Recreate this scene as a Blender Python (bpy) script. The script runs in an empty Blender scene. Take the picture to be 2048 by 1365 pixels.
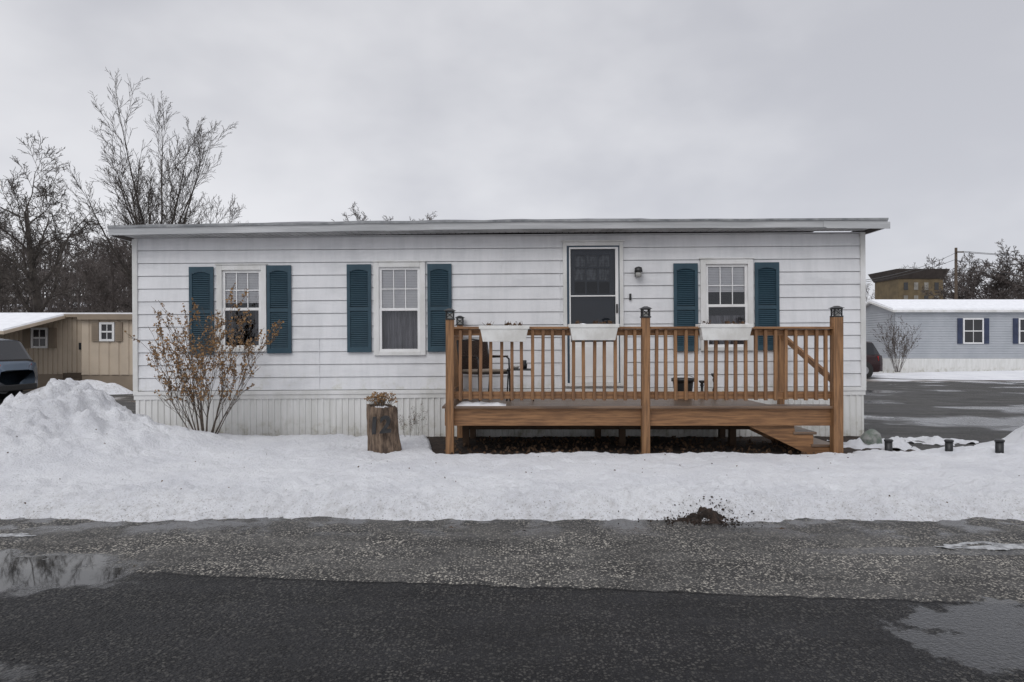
import bpy, math, random
from mathutils import Vector, noise, Matrix, Euler
R=random.Random(7)
scene=bpy.context.scene
scene.view_settings.view_transform='Standard'
scene.view_settings.look='None'
scene.view_settings.exposure=0
COL=scene.collection
CZ=1.48
# survey: focal constant and eye level, real distances of the facades
F=1365.0
W=10.9      # distance of the home's front wall
D=9.0       # distance of deck front
def X(px,d): return (px-1024)*d/F
def Z(py,d): return CZ+(690-py)*d/F
def ss(t):
    t=max(0.0,min(1.0,t)); return t*t*(3-2*t)
def nz(x,y,z=0): return noise.noise(Vector((x,y,z)))
def fbm(x,y,z=0,o=4):
    s=0;a=1;f=1
    for i in range(o):
        s+=a*nz(x*f,y*f,z*f+i*7.3); a*=.5; f*=2.03
    return s

# ---------------------------------------------------------------- materials
def newmat(name):
    m=bpy.data.materials.new(name); m.use_nodes=True
    nt=m.node_tree; return m,nt,nt.nodes['Principled BSDF']
def mapped(nt,stretch=(1,1,1)):
    tc=nt.nodes.new('ShaderNodeTexCoord'); mp=nt.nodes.new('ShaderNodeMapping')
    mp.inputs['Scale'].default_value=stretch
    nt.links.new(tc.outputs['Object'],mp.inputs['Vector']); return mp.outputs['Vector']
def noi(nt,vec,scale,detail=4,rough=.55):
    n=nt.nodes.new('ShaderNodeTexNoise'); n.inputs['Scale'].default_value=scale
    n.inputs['Detail'].default_value=detail; n.inputs['Roughness'].default_value=rough
    nt.links.new(vec,n.inputs['Vector']); return n.outputs['Fac']
def ramp(nt,fac,a,b,lo=.35,hi=.65):
    r=nt.nodes.new('ShaderNodeMapRange'); r.inputs['From Min'].default_value=lo; r.inputs['From Max'].default_value=hi
    r.inputs['To Min'].default_value=a; r.inputs['To Max'].default_value=b; r.interpolation_type='SMOOTHSTEP'
    nt.links.new(fac,r.inputs['Value']); return r.outputs['Result']
def mixc(nt,fac,a,b):
    m=nt.nodes.new('ShaderNodeMix'); m.data_type='RGBA'
    if isinstance(fac,(int,float)): m.inputs[0].default_value=fac
    else: nt.links.new(fac,m.inputs[0])
    for i,c in ((6,a),(7,b)):
        if isinstance(c,tuple): m.inputs[i].default_value=(*c,1)
        else: nt.links.new(c,m.inputs[i])
    return m.outputs[2]
def math_(nt,op,a,b=None,clamp=False):
    m=nt.nodes.new('ShaderNodeMath'); m.operation=op; m.use_clamp=clamp
    for i,c in ((0,a),(1,b)):
        if c is None: continue
        if isinstance(c,(int,float)): m.inputs[i].default_value=c
        else: nt.links.new(c,m.inputs[i])
    return m.outputs[0]
def bumpn(nt,bs,h,strength,dist=.01):
    b=nt.nodes.new('ShaderNodeBump'); b.inputs['Strength'].default_value=strength; b.inputs['Distance'].default_value=dist
    nt.links.new(h,b.inputs['Height']); nt.links.new(b.outputs['Normal'],bs.inputs['Normal'])
def M(name,col,col2=None,rough=.6,scale=3,bump=0,bscale=40,st=(1,1,1),metal=0,dist=.01,lo=.35,hi=.65):
    m,nt,bs=newmat(name); v=mapped(nt,st)
    if col2 is None: col2=tuple(c*.72 for c in col)
    n=noi(nt,v,scale,6,.6)
    nt.links.new(mixc(nt,ramp(nt,n,0,1,lo,hi),col,col2),bs.inputs['Base Color'])
    bs.inputs['Roughness'].default_value=rough; bs.inputs['Metallic'].default_value=metal
    if bump: bumpn(nt,bs,noi(nt,v,bscale,4),bump,dist)
    return m
mWoodH=M('deck_wood_horizontal',(.31,.160,.070),(.155,.076,.034),.6,7,.4,30,(.35,5,5))
mWoodV=M('deck_wood_vertical',(.31,.163,.073),(.16,.082,.037),.6,7,.4,30,(5,5,.35))
mWoodFloor=M('deck_floor_wood',(.20,.13,.085),(.10,.065,.045),.35,5,.4,30,(.35,5,5))
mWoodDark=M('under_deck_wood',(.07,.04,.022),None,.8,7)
mTrim=M('white_trim',(.74,.74,.74),(.60,.60,.58),.45,2.5,.1,20,(1,1,.5))
mFascia=M('fascia_metal',(.60,.61,.62),(.42,.43,.44),.45,1.6,.2,6,(.35,1,4))
mDrip=M('drip_edge',(.16,.17,.18),(.32,.33,.34),.6,4)
mSoffit=M('soffit_vinyl',(.50,.50,.50),(.33,.33,.33),.6,3)
mShut=M('shutter_teal',(.027,.068,.096),(.019,.050,.074),.5,3)
mBlack=M('black_metal',(.012,.012,.013),(.03,.03,.032),.4,10)
mBlackPl=M('black_plastic',(.015,.016,.018),None,.45,10)
mBlind=M('blind_white',(.86,.86,.84),(.76,.76,.76),.6,3)
mCurt=M('curtain_grey',(.24,.24,.26),(.11,.11,.12),.9,4,0,1,(6,1,.5))
mLace=M('door_curtain',(.24,.26,.28),(.09,.10,.11),.9,9,0,1,(3,1,1))
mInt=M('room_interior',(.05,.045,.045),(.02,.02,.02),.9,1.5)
mVinyl=M('window_vinyl',(.80,.80,.80),(.72,.72,.72),.35,3)
mPlanter=M('white_plastic',(.78,.78,.76),(.62,.61,.58),.4,4)
mSoil=M('leaf_litter',(.050,.031,.022),(.015,.011,.009),.95,14,1,50,dist=.03)
mDead=M('dead_plant',(.13,.075,.04),(.055,.032,.019),.9,20)
mTan=M('dried_tan',(.36,.22,.10),(.18,.10,.05),.9,25)
mTwig=M('twig_bark',(.125,.098,.078),(.06,.048,.040),.9,20)
mBark=M('tree_bark',(.095,.082,.072),(.045,.039,.035),.95,3,.6,12)
mBarkHaze=M('hazed_far_bark',(.13,.112,.105),(.08,.068,.063),.95,2)  # bark lightened and greyed: distance haze is put into the colour
mWicker=M('wicker_brown',(.06,.035,.025),(.025,.016,.012),.7,60,.8,90)
mCush=M('seat_cushion',(.30,.25,.20),None,.9,10)
mRock=M('mossy_stone',(.26,.26,.25),(.11,.14,.115),.85,9,.8,15)
mBeige=M('beige_siding',(.55,.46,.36),(.49,.41,.32),.6,1.5)
mTanSk=M('tan_skirting',(.30,.24,.18),(.25,.2,.15),.7,1.5)
mGreyHome=M('grey_vinyl',(.40,.42,.45),(.35,.37,.40),.6,1)
mNavy=M('navy_shutter',(.04,.055,.11),None,.6,3)
mBrick=M('ochre_brick',(.165,.125,.070),(.115,.088,.052),.85,1.2)
mBrickW=M('pale_window_panel',(.30,.29,.26),(.2,.19,.17),.6,1.2)
mDarkRoof=M('dark_roof',(.055,.045,.04),None,.8,2)
mPole=M('weathered_pole',(.10,.075,.055),None,.9,3)
mTire=M('tyre_rubber',(.02,.02,.02),None,.8,10)
mRim=M('alloy_rim',(.4,.4,.42),None,.35,5,metal=.8)
mRed=M('tail_light_red',(.5,.01,.01),None,.2,5)
mLampGl=M('frosted_glass',(.45,.45,.43),None,.2,5)
mYel=M('green_yellow_paint',(.45,.45,.12),(.6,.6,.5),.5,12)
mInnerDoor=M('inner_door_paint',(.022,.035,.055),(.015,.025,.04),.5,2)
mJamb=M('blue_grey_jamb',(.035,.065,.10),None,.5,2)

# snow
def snowmat():
    m,nt,bs=newmat('snow'); v=mapped(nt)
    tc=nt.nodes.new('ShaderNodeTexCoord'); sp=nt.nodes.new('ShaderNodeSeparateXYZ'); nt.links.new(tc.outputs['Object'],sp.inputs[0])
    n1=noi(nt,v,1.3,6,.6); n2=noi(nt,v,11,7,.75); n3=noi(nt,v,55,3)
    base=mixc(nt,ramp(nt,n1,0,1,.35,.7),(.87,.88,.91),(.77,.78,.82))
    e=math_(nt,'MULTIPLY',ramp(nt,sp.outputs[1],1,0,5.6,6.35),.62)
    l=math_(nt,'MULTIPLY',ramp(nt,sp.outputs[0],1,0,-6.9,-4.6),.50)
    g=math_(nt,'ADD',math_(nt,'MAXIMUM',e,l),.06)
    gr=math_(nt,'MULTIPLY',g,ramp(nt,n2,0,.8,.44,.66),True)
    c=mixc(nt,gr,base,(.38,.36,.34))
    gr2=math_(nt,'MULTIPLY',g,ramp(nt,n3,0,1.1,.58,.68),True)
    c=mixc(nt,gr2,c,(.17,.14,.12))
    nt.links.new(c,bs.inputs['Base Color']); bs.inputs['Roughness'].default_value=.7
    add=math_(nt,'ADD',n2,math_(nt,'MULTIPLY',n3,.4))
    bumpn(nt,bs,add,1.0,.06)
    return m
mSnow=snowmat()
mSnowClean=M('roof_snow',(.84,.85,.88),(.76,.77,.80),.8,5,.3,20)
mIce=M('leftover_ice',(.42,.43,.44),(.16,.16,.165),.5,18,.6,50)

def sidingmat():
    m,nt,bs=newmat('aged_white_siding'); v=mapped(nt,(2.2,1,.35)); v2=mapped(nt,(.5,1,1.6)); v3=mapped(nt)
    tc=nt.nodes.new('ShaderNodeTexCoord'); sp=nt.nodes.new('ShaderNodeSeparateXYZ'); nt.links.new(tc.outputs['Object'],sp.inputs[0])
    c=mixc(nt,ramp(nt,noi(nt,v,2.5,6,.65),0,1,.35,.72),(.75,.755,.775),(.66,.67,.69))
    c=mixc(nt,ramp(nt,noi(nt,v2,2.2,6,.65),0,.55,.48,.72),c,(.54,.55,.57))
    low=ramp(nt,sp.outputs[2],1,.04,.5,1.15)
    c=mixc(nt,math_(nt,'MULTIPLY',low,ramp(nt,noi(nt,v3,3.3,7,.7),0,.85,.50,.70)),c,(.38,.38,.24))
    c=mixc(nt,ramp(nt,noi(nt,v3,24,4,.7),0,.7,.70,.76),c,(.33,.31,.28))
    nt.links.new(c,bs.inputs['Base Color']); bs.inputs['Roughness'].default_value=.42
    bumpn(nt,bs,noi(nt,mapped(nt,(1,1,.6)),2.2,3),.35,.04)
    return m
mSiding=sidingmat()
def skirtmat():
    m,nt,bs=newmat('skirting_white'); v=mapped(nt,(3,1,.5)); v3=mapped(nt)
    tc=nt.nodes.new('ShaderNodeTexCoord'); sp=nt.nodes.new('ShaderNodeSeparateXYZ'); nt.links.new(tc.outputs['Object'],sp.inputs[0])
    c=mixc(nt,ramp(nt,noi(nt,v,2.5,6,.65),0,1,.35,.7),(.72,.72,.71),(.62,.62,.60))
    low=ramp(nt,sp.outputs[2],1,.06,0.02,.40)
    c=mixc(nt,math_(nt,'MULTIPLY',low,ramp(nt,noi(nt,v3,5,7,.7),.05,.9,.45,.72)),c,(.30,.28,.20))
    nt.links.new(c,bs.inputs['Base Color']); bs.inputs['Roughness'].default_value=.5
    return m
mSkirt=skirtmat()

def asphalt(name,road):
    m,nt,bs=newmat(name); v=mapped(nt)
    tc=nt.nodes.new('ShaderNodeTexCoord'); sp=nt.nodes.new('ShaderNodeSeparateXYZ'); nt.links.new(tc.outputs['Object'],sp.inputs[0])
    x,y=sp.outputs[0],sp.outputs[1]
    big=noi(nt,v,.8,5,.6); mid=noi(nt,v,3.2,6,.65)
    streak=noi(nt,mapped(nt,(.35,1.8,1)),1.7,5,.6)
    def pebbles(scale,thr,r0,r1):
        vo=nt.nodes.new('ShaderNodeTexVoronoi'); vo.inputs['Scale'].default_value=scale; nt.links.new(v,vo.inputs['Vector'])
        sc=nt.nodes.new('ShaderNodeSeparateColor'); nt.links.new(vo.outputs['Color'],sc.inputs[0])
        return math_(nt,'MULTIPLY',ramp(nt,sc.outputs[0],0,1,thr,thr+.06),ramp(nt,vo.outputs['Distance'],1,0,r0,r1)),vo,sc
    p1,vo,sc1=pebbles(50,.70,.34,.50)
    p2,vo2,sc2=pebbles(85,.60,.38,.55)
    p3,vo3,sc3=pebbles(30,.90,.26,.38)
    dens=ramp(nt,noi(nt,v,1.6,4,.6),.4,1,.4,.6)
    peb=math_(nt,'MULTIPLY',math_(nt,'MAXIMUM',math_(nt,'MAXIMUM',p1,math_(nt,'MULTIPLY',p2,.7)),p3),dens)
    old=mixc(nt,ramp(nt,math_(nt,'ADD',math_(nt,'MULTIPLY',mid,.45),math_(nt,'MULTIPLY',streak,.55)),0,1,.38,.60),(.105,.102,.098),(.048,.047,.046))
    fresh=mixc(nt,ramp(nt,math_(nt,'ADD',math_(nt,'MULTIPLY',mid,.45),math_(nt,'MULTIPLY',streak,.55)),0,1,.38,.62),(.028,.028,.030),(.012,.012,.013))
    if road:
        line=math_(nt,'ADD',math_(nt,'ADD',y,math_(nt,'MULTIPLY',x,.102)),math_(nt,'MULTIPLY',math_(nt,'SUBTRACT',noi(nt,v,2.6,6,.65),.5),.20))
        s=math_(nt,'SUBTRACT',line,4.17)
        isold=ramp(nt,s,0,1,-.02,.03)
        c=mixc(nt,isold,fresh,old)
        pebc=mixc(nt,isold,(.22,.21,.19),(.62,.58,.51))
        c=mixc(nt,math_(nt,'MULTIPLY',peb,ramp(nt,isold,.5,.9,0,1)),c,pebc)
        seam=math_(nt,'MULTIPLY',ramp(nt,math_(nt,'ABSOLUTE',s),1,0,.006,.028),ramp(nt,x,0,1,-2.6,-2.2))
        c=mixc(nt,math_(nt,'MULTIPLY',seam,.92),c,(.004,.004,.005))
        edge=ramp(nt,math_(nt,'ADD',y,math_(nt,'MULTIPLY',mid,.9)),0,1,5.55,6.0)
        def spot(cx,cy,rx,ry,w=1.1):
            a=math_(nt,'DIVIDE',math_(nt,'SUBTRACT',x,cx),rx); b=math_(nt,'DIVIDE',math_(nt,'SUBTRACT',y,cy),ry)
            r2=math_(nt,'ADD',math_(nt,'MULTIPLY',a,a),math_(nt,'MULTIPLY',b,b))
            r2=math_(nt,'ADD',r2,math_(nt,'MULTIPLY',math_(nt,'SUBTRACT',mid,.5),2.6*w))
            return ramp(nt,r2,1,0,.75,1.25)
        p=spot(-3.65,4.45,1.25,.45)
        p=math_(nt,'MAXIMUM',p,math_(nt,'MULTIPLY',spot(2.55,3.4,.50,.55,2.6),.85))
        p=math_(nt,'MAXIMUM',p,math_(nt,'MULTIPLY',spot(-2.9,3.1,.7,.16,1.5),.6))
        p=math_(nt,'MAXIMUM',p,math_(nt,'MULTIPLY',spot(3.2,4.9,1.1,.10,1.3),.6))
        p=math_(nt,'MAXIMUM',p,math_(nt,'MULTIPLY',edge,ramp(nt,noi(nt,v,2.6,4),0,1,.46,.58)))
        wet=math_(nt,'MAXIMUM',math_(nt,'MULTIPLY',ramp(nt,big,0,1,.42,.62),.75),edge)
        wet=math_(nt,'MAXIMUM',wet,math_(nt,'MULTIPLY',math_(nt,'SUBTRACT',1,isold),ramp(nt,big,.35,1,.38,.6)))
    else:
        c=mixc(nt,math_(nt,'MULTIPLY',peb,.6),old,(.28,.27,.25))
        p=math_(nt,'MULTIPLY',ramp(nt,noi(nt,v,.35,3),0,1,.52,.60),.9)
        wet=ramp(nt,big,0.3,1,.4,.6)
    c=mixc(nt,math_(nt,'MULTIPLY',wet,.35),c,(.010,.010,.011))
    c=mixc(nt,math_(nt,'MULTIPLY',p,.8),c,(.012,.012,.012))
    nt.links.new(c,bs.inputs['Base Color'])
    rough=math_(nt,'SUBTRACT',.82,math_(nt,'MULTIPLY',wet,.24))
    r2=nt.nodes.new('ShaderNodeMix'); r2.data_type='FLOAT'; nt.links.new(p,r2.inputs[0]); nt.links.new(rough,r2.inputs[2]); r2.inputs[3].default_value=.03
    nt.links.new(r2.outputs[0],bs.inputs['Roughness'])
    s2=nt.nodes.new('ShaderNodeMix'); s2.data_type='FLOAT'; nt.links.new(p,s2.inputs[0]); s2.inputs[2].default_value=.22; s2.inputs[3].default_value=.5
    nt.links.new(s2.outputs[0],bs.inputs['Specular IOR Level'])
    hgt=math_(nt,'ADD',math_(nt,'MULTIPLY',vo.outputs['Distance'],-1.3),math_(nt,'MULTIPLY',vo2.outputs['Distance'],-.7))
    b=nt.nodes.new('ShaderNodeBump'); b.inputs['Distance'].default_value=.012
    nt.links.new(math_(nt,'SUBTRACT',1,p,True),b.inputs['Strength']); nt.links.new(hgt,b.inputs['Height']); nt.links.new(b.outputs['Normal'],bs.inputs['Normal'])
    return m
mRoad=asphalt('wet_asphalt_road',True)
mDrive=asphalt('driveway_asphalt',False)

def glassmat(name,tint,add):
    m=bpy.data.materials.new(name); m.use_nodes=True; nt=m.node_tree; nt.nodes.clear()
    o=nt.nodes.new('ShaderNodeOutputMaterial'); t=nt.nodes.new('ShaderNodeBsdfTransparent'); t.inputs[0].default_value=(tint,tint,tint*1.02,1)
    g=nt.nodes.new('ShaderNodeBsdfGlossy'); g.inputs['Roughness'].default_value=.02; g.inputs[0].default_value=(.9,.93,1,1)
    fr=nt.nodes.new('ShaderNodeFresnel'); fr.inputs[0].default_value=1.5
    mx=nt.nodes.new('ShaderNodeMixShader'); nt.links.new(math_(nt,'ADD',fr.outputs[0],add),mx.inputs[0]); nt.links.new(t.outputs[0],mx.inputs[1]); nt.links.new(g.outputs[0],mx.inputs[2])
    nt.links.new(mx.outputs[0],o.inputs[0]); return m
mGlass=glassmat('window_glass',.95,.02)
mGlassD=glassmat('storm_door_glass',.75,.0)
m_,nt_,bs_=newmat('dark_glazing'); n_=noi(nt_,mapped(nt_),2,2)
nt_.links.new(mixc(nt_,n_,(.015,.017,.02),(.03,.03,.035)),bs_.inputs['Base Color']); bs_.inputs['Roughness'].default_value=.08
mDarkGl=m_

# ---------------------------------------------------------------- builders
class MB:
    def __init__(s): s.v=[];s.f=[]
    def box(s,x0,x1,y0,y1,z0,z1):
        s.hexa([(x0,y0,z0),(x1,y0,z0),(x1,y1,z0),(x0,y1,z0),(x0,y0,z1),(x1,y0,z1),(x1,y1,z1),(x0,y1,z1)])
    def hexa(s,p):
        b=len(s.v); s.v+=[tuple(q) for q in p]
        for f in ((0,3,2,1),(4,5,6,7),(0,1,5,4),(1,2,6,5),(2,3,7,6),(3,0,4,7)): s.f.append(tuple(b+i for i in f))
    def poly(s,*p):
        b=len(s.v); s.v+=[tuple(q) for q in p]; s.f.append(tuple(range(b,b+len(p))))
    def tube(s,p0,p1,r0,r1,n=6,caps=True):
        p0=Vector(p0);p1=Vector(p1);d=p1-p0
        if d.length<1e-6: return
        d.normalize(); a=d.cross(Vector((0,0,1)) if abs(d.z)<.9 else Vector((1,0,0))).normalized(); c=d.cross(a)
        b=len(s.v)
        for p,r in ((p0,r0),(p1,r1)):
            for i in range(n):
                t=2*math.pi*i/n; q=p+a*(r*math.cos(t))+c*(r*math.sin(t)); s.v.append((q.x,q.y,q.z))
        for i in range(n):
            j=(i+1)%n; s.f.append((b+i,b+j,b+n+j,b+n+i))
        if caps:
            s.f.append(tuple(b+n-1-i for i in range(n))); s.f.append(tuple(b+n+i for i in range(n)))
    def path(s,pts,r,n=6):
        for a,b in zip(pts,pts[1:]): s.tube(a,b,r,r,n)
    def lathe(s,prof,c=(0,0,0),n=20,fn=None,axis='z'):
        b=len(s.v)
        for r,z in prof:
            for i in range(n):
                t=2*math.pi*i/n; rr=r*(fn(t,z) if fn else 1)
                if axis=='z': s.v.append((c[0]+rr*math.cos(t),c[1]+rr*math.sin(t),c[2]+z))
                else: s.v.append((c[0]+rr*math.cos(t),c[1]+z,c[2]+rr*math.sin(t)))
        for k in range(len(prof)-1):
            for i in range(n):
                j=(i+1)%n; s.f.append((b+k*n+i,b+k*n+j,b+(k+1)*n+j,b+(k+1)*n+i))
        s.f.append(tuple(b+n-1-i for i in range(n))); e=b+(len(prof)-1)*n; s.f.append(tuple(e+i for i in range(n)))
    def leaf(s,p,size,rr):
        d=Vector((rr.uniform(-1,1),rr.uniform(-1,1),rr.uniform(-1,1))).normalized(); e=d.cross(Vector((rr.uniform(-1,1),rr.uniform(-1,1),.3))).normalized()
        p=Vector(p); s.poly(p-d*size*.5,p+e*size*.35,p+d*size*.5,p-e*size*.35)
    def mesh(s,name,org=(0,0,0)):
        me=bpy.data.meshes.new(name)
        me.from_pydata([(a-org[0],b-org[1],c-org[2]) for a,b,c in s.v],[],s.f); me.update(); return me
ORG={}
def thing(name,label,cat,loc,group=None,rot=None):
    e=bpy.data.objects.new(name,None); e.empty_display_size=.2; e.location=loc; COL.objects.link(e)
    e['label']=label; e['category']=cat
    if group: e['group']=group
    if rot: e.rotation_euler=rot
    ORG[e.name]=tuple(loc); return e
def link(o,parent):
    COL.objects.link(o)
    if parent is not None:
        o.parent=parent; ORG[o.name]=ORG[parent.name]
def part(name,mb,parent,mat,smooth=False,bevel=0,org=None,label=None):
    og=org if org is not None else (ORG[parent.name] if parent is not None else (0,0,0))
    me=mb.mesh(name,og); me.materials.append(mat)
    if smooth:
        for p in me.polygons: p.use_smooth=True
    o=bpy.data.objects.new(name,me); link(o,parent)
    if bevel:
        b=o.modifiers.new('bevel','BEVEL'); b.width=bevel; b.segments=2; b.limit_method='ANGLE'
    if label: o['label']=label
    return o
def local(name,me,parent,loc,rot=None,bevel=0):
    o=bpy.data.objects.new(name,me); link(o,parent); og=ORG[parent.name]
    o.location=(loc[0]-og[0],loc[1]-og[1],loc[2]-og[2])
    if rot: o.rotation_euler=rot
    if bevel:
        b=o.modifiers.new('bevel','BEVEL'); b.width=bevel; b.segments=2; b.limit_method='ANGLE'
    return o
def solo(name,mb,mat,kind=None,label=None,cat=None,smooth=False):
    o=part(name,mb,None,mat,smooth)
    if kind: o['kind']=kind
    if label: o['label']=label
    if cat: o['category']=cat
    return o

# ================================================================ SETTING
def terrain_z(x,y):
    h=0
    if y>45:
        h=9*ss((y-45)/90)*ss((-x-8)/30)+1.5*ss((y-60)/60)
    return h-.03
g=MB()
xs=[-700,-400,-220,-140]+[ -110+i*5 for i in range(45)]+[140,220,400,700]
ys=[-60,-20,0,10,20,30,40]+[45+i*5 for i in range(24)]+[200,300,500,1200]
for y in ys:
    for x in xs: g.v.append((x,y,terrain_z(x,y)+(0.25*nz(x*.08,y*.08) if y>50 else 0)))
nx=len(xs)
for j in range(len(ys)-1):
    for i in range(nx-1): g.f.append((j*nx+i,j*nx+i+1,(j+1)*nx+i+1,(j+1)*nx+i))
mGround=M('winter_ground',(.72,.73,.76),(.11,.085,.065),.95,.18,.5,3,lo=.38,hi=.52)
solo('ground',g,mGround,'structure',smooth=True)
g=MB(); g.poly((-60,-12,0),(60,-12,0),(60,6.6,0),(-60,6.6,0)); solo('road',g,mRoad,'structure')
g=MB(); g.poly((5.75,9.0,.002),(60,9.0,.002),(60,27.5,.002),(5.75,27.5,.002)); solo('driveway',g,mDrive,'structure')
g=MB(); g.poly((-60,9.5,.002),(-6.02,9.5,.002),(-6.02,21.9,.002),(-60,21.9,.002)); solo('driveway',g,mDrive,'structure')

def gsn(x,y,cx,cy,sx,sy): return math.exp(-((x-cx)/sx)**2-((y-cy)/sy)**2)
def snow_h(x,y):
    edge=5.60+.12*nz(x*.8,3.1)+.07*nz(x*3.1,1.7)+.04*nz(x*9,4.4)
    h=-.05+.21*ss((y-edge)/.55)
    h-=.055*ss((y-6.6)/1.8)
    if x<-.95: yb=10.72+.1*nz(x*1.5,8)
    elif x<4.4: yb=8.98+.12*nz(x*1.5,2)
    else: yb=9.15+.25*nz(x*1.4,6)
    if x<-5.9: yb=10.9+.4*nz(x,1)
    if -1.35<x<-.95: t=ss((x+1.35)/.4); yb=yb*(1-t)+(8.98)*t
    h=-.06+(h+.06)*ss((yb-y)/.35)
    p=.72*gsn(x,y,-5.80,9.0,.62,1.05)+.30*gsn(x,y,-6.75,8.3,.75,1.0)+.26*gsn(x,y,-5.1,8.6,.8,1.0)+.14*gsn(x,y,-4.5,9.2,.7,.8)
    p+=.26*gsn(x,y,-8.4,7.8,1.3,1.3)+.40*gsn(x,y,-5.9,7.5,1.0,.75)
    p+=.66*gsn(x,y,7.45,9.0,.62,.9)+.12*gsn(x,y,6.2,8.3,.9,.6)+.5*gsn(x,y,9.5,8.6,1.4,1.0)
    h+=p
    fr=ss((y-edge)/.25)*ss((yb+.3-y)/.3)
    rough=.030*fbm(x*1.7,y*1.9,0,3)
    band=math.exp(-((y-6.2)/.5)**2)
    a=fbm(x*5.5,y*5.5,5,4)
    rough+=(.055*band+.022)*(abs(a)-.25)
    rough+=.012*fbm(x*14,y*14,15,2)
    q=min(p,.6)
    if q>.01:
        vd=noise.voronoi(Vector((x*4.5+.3*a,y*4.5,p*3)))[0]
        rough+=q*(.28*abs(fbm(x*3.0,y*3.0,2,4))-.07+.20*(.35-vd[0])+.08*fbm(x*12,y*12,9,2))
    rough-=.035*ss((nz(x*2.2,y*2.2,31)-.22)/.3)
    return h+rough*max(fr,min(1,p*3))
s=MB(); sx=[]
x=-15
while x<15.01:
    sx.append(x); x+= .034 if -7.6<x<7.6 else .16
sy=[]; y=5.3
while y<12.3: sy.append(y); y+=.034 if y<9.6 else .07
H=[[snow_h(a,b) for a in sx] for b in sy]
nx=len(sx)
for j,b in enumerate(sy):
    for i,a in enumerate(sx): s.v.append((a,b,H[j][i]))
for j in range(len(sy)-1):
    for i in range(nx-1):
        if max(H[j][i],H[j][i+1],H[j+1][i],H[j+1][i+1])>-.012:
            s.f.append((j*nx+i,j*nx+i+1,(j+1)*nx+i+1,(j+1)*nx+i))
solo('snow',s,mSnow,'structure',smooth=True)
s=MB(); n1=160; n2=36
for j in range(n2+1):
    for i in range(n1+1):
        a=-6.0+i*11.6/n1; b=8.6+j*2.35/n2
        s.v.append((a,b,.012+.012*fbm(a*4,b*4,1,3)+.02*max(0,nz(a*9,b*9,4))))
for j in range(n2):
    for i in range(n1): k=j*(n1+1)+i; s.f.append((k,k+1,k+n1+2,k+n1+1))
solo('soil',s,mSoil,'structure',smooth=True)
lf=MB()
for i in range(900): lf.leaf((R.uniform(-.9,4.4),R.uniform(8.85,10.6),.04+R.random()*.02),R.uniform(.03,.07),R)
solo('fallen_leaves',lf,mDead,'stuff','brown fallen leaves on bare soil under the deck','leaves')
def mound(name,pts,label='',cat='snow',kind='structure',mat=mSnow,res=30,amp=.25,ragged=False):
    for (cx,cy,rx,ry,hh) in pts:
        s=MB(); n=res
        for j in range(n+1):
            for i in range(n+1):
                u=-1+2*i/n; v=-1+2*j/n
                uu=u*math.sqrt(1-v*v/2); vv=v*math.sqrt(1-u*u/2); r=math.hypot(uu,vv)
                k=1+.25*nz(math.atan2(vv,uu)*1.3,cx,cy)*1.5
                x=cx+uu*rx*k; y=cy+vv*ry*k
                if ragged: z=hh*((1-r*r)*.9-.35+1.3*fbm(uu*2.2+cx,vv*1.7+cy,1,4))+.004
                else: z=hh*(1-r**2)*(1+amp*fbm(x*2.2/max(.4,rx**.5),y*2.2/max(.4,rx**.5),3,4))-.01*(r**3)+.004
                s.v.append((x,y,z))
        for j in range(n):
            for i in range(n):
                k=j*(n+1)+i
                if ragged and max(s.v[q][2] for q in (k,k+1,k+n+2,k+n+1))<.004: continue
                s.f.append((k,k+1,k+n+2,k+n+1))
        o=solo(name,s,mat,kind,smooth=True)
        if kind!='structure': o['label']=label; o['category']=cat
mound('snow_bank',[(36,31.8,21,4.6,.35),(-13.0,20.6,1.5,.7,.42),(-17.6,20.9,2.0,.5,.22),(-6.9,11.7,.75,1.1,.16)])
mound('snow_bank',[(5.2,9.9,.7,.5,.10),(6.4,10.4,.5,.4,.05)],ragged=True,res=40)
mound('snow_patch',[(3.5,5.0,.36,.10,.008),(-3.85,5.3,.16,.06,.007),(6.9,14,.8,.4,.03),(8.6,18,.8,.4,.03)],'thin ragged patch of leftover ice on wet asphalt','ice','stuff',mIce,44,ragged=True)

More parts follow.
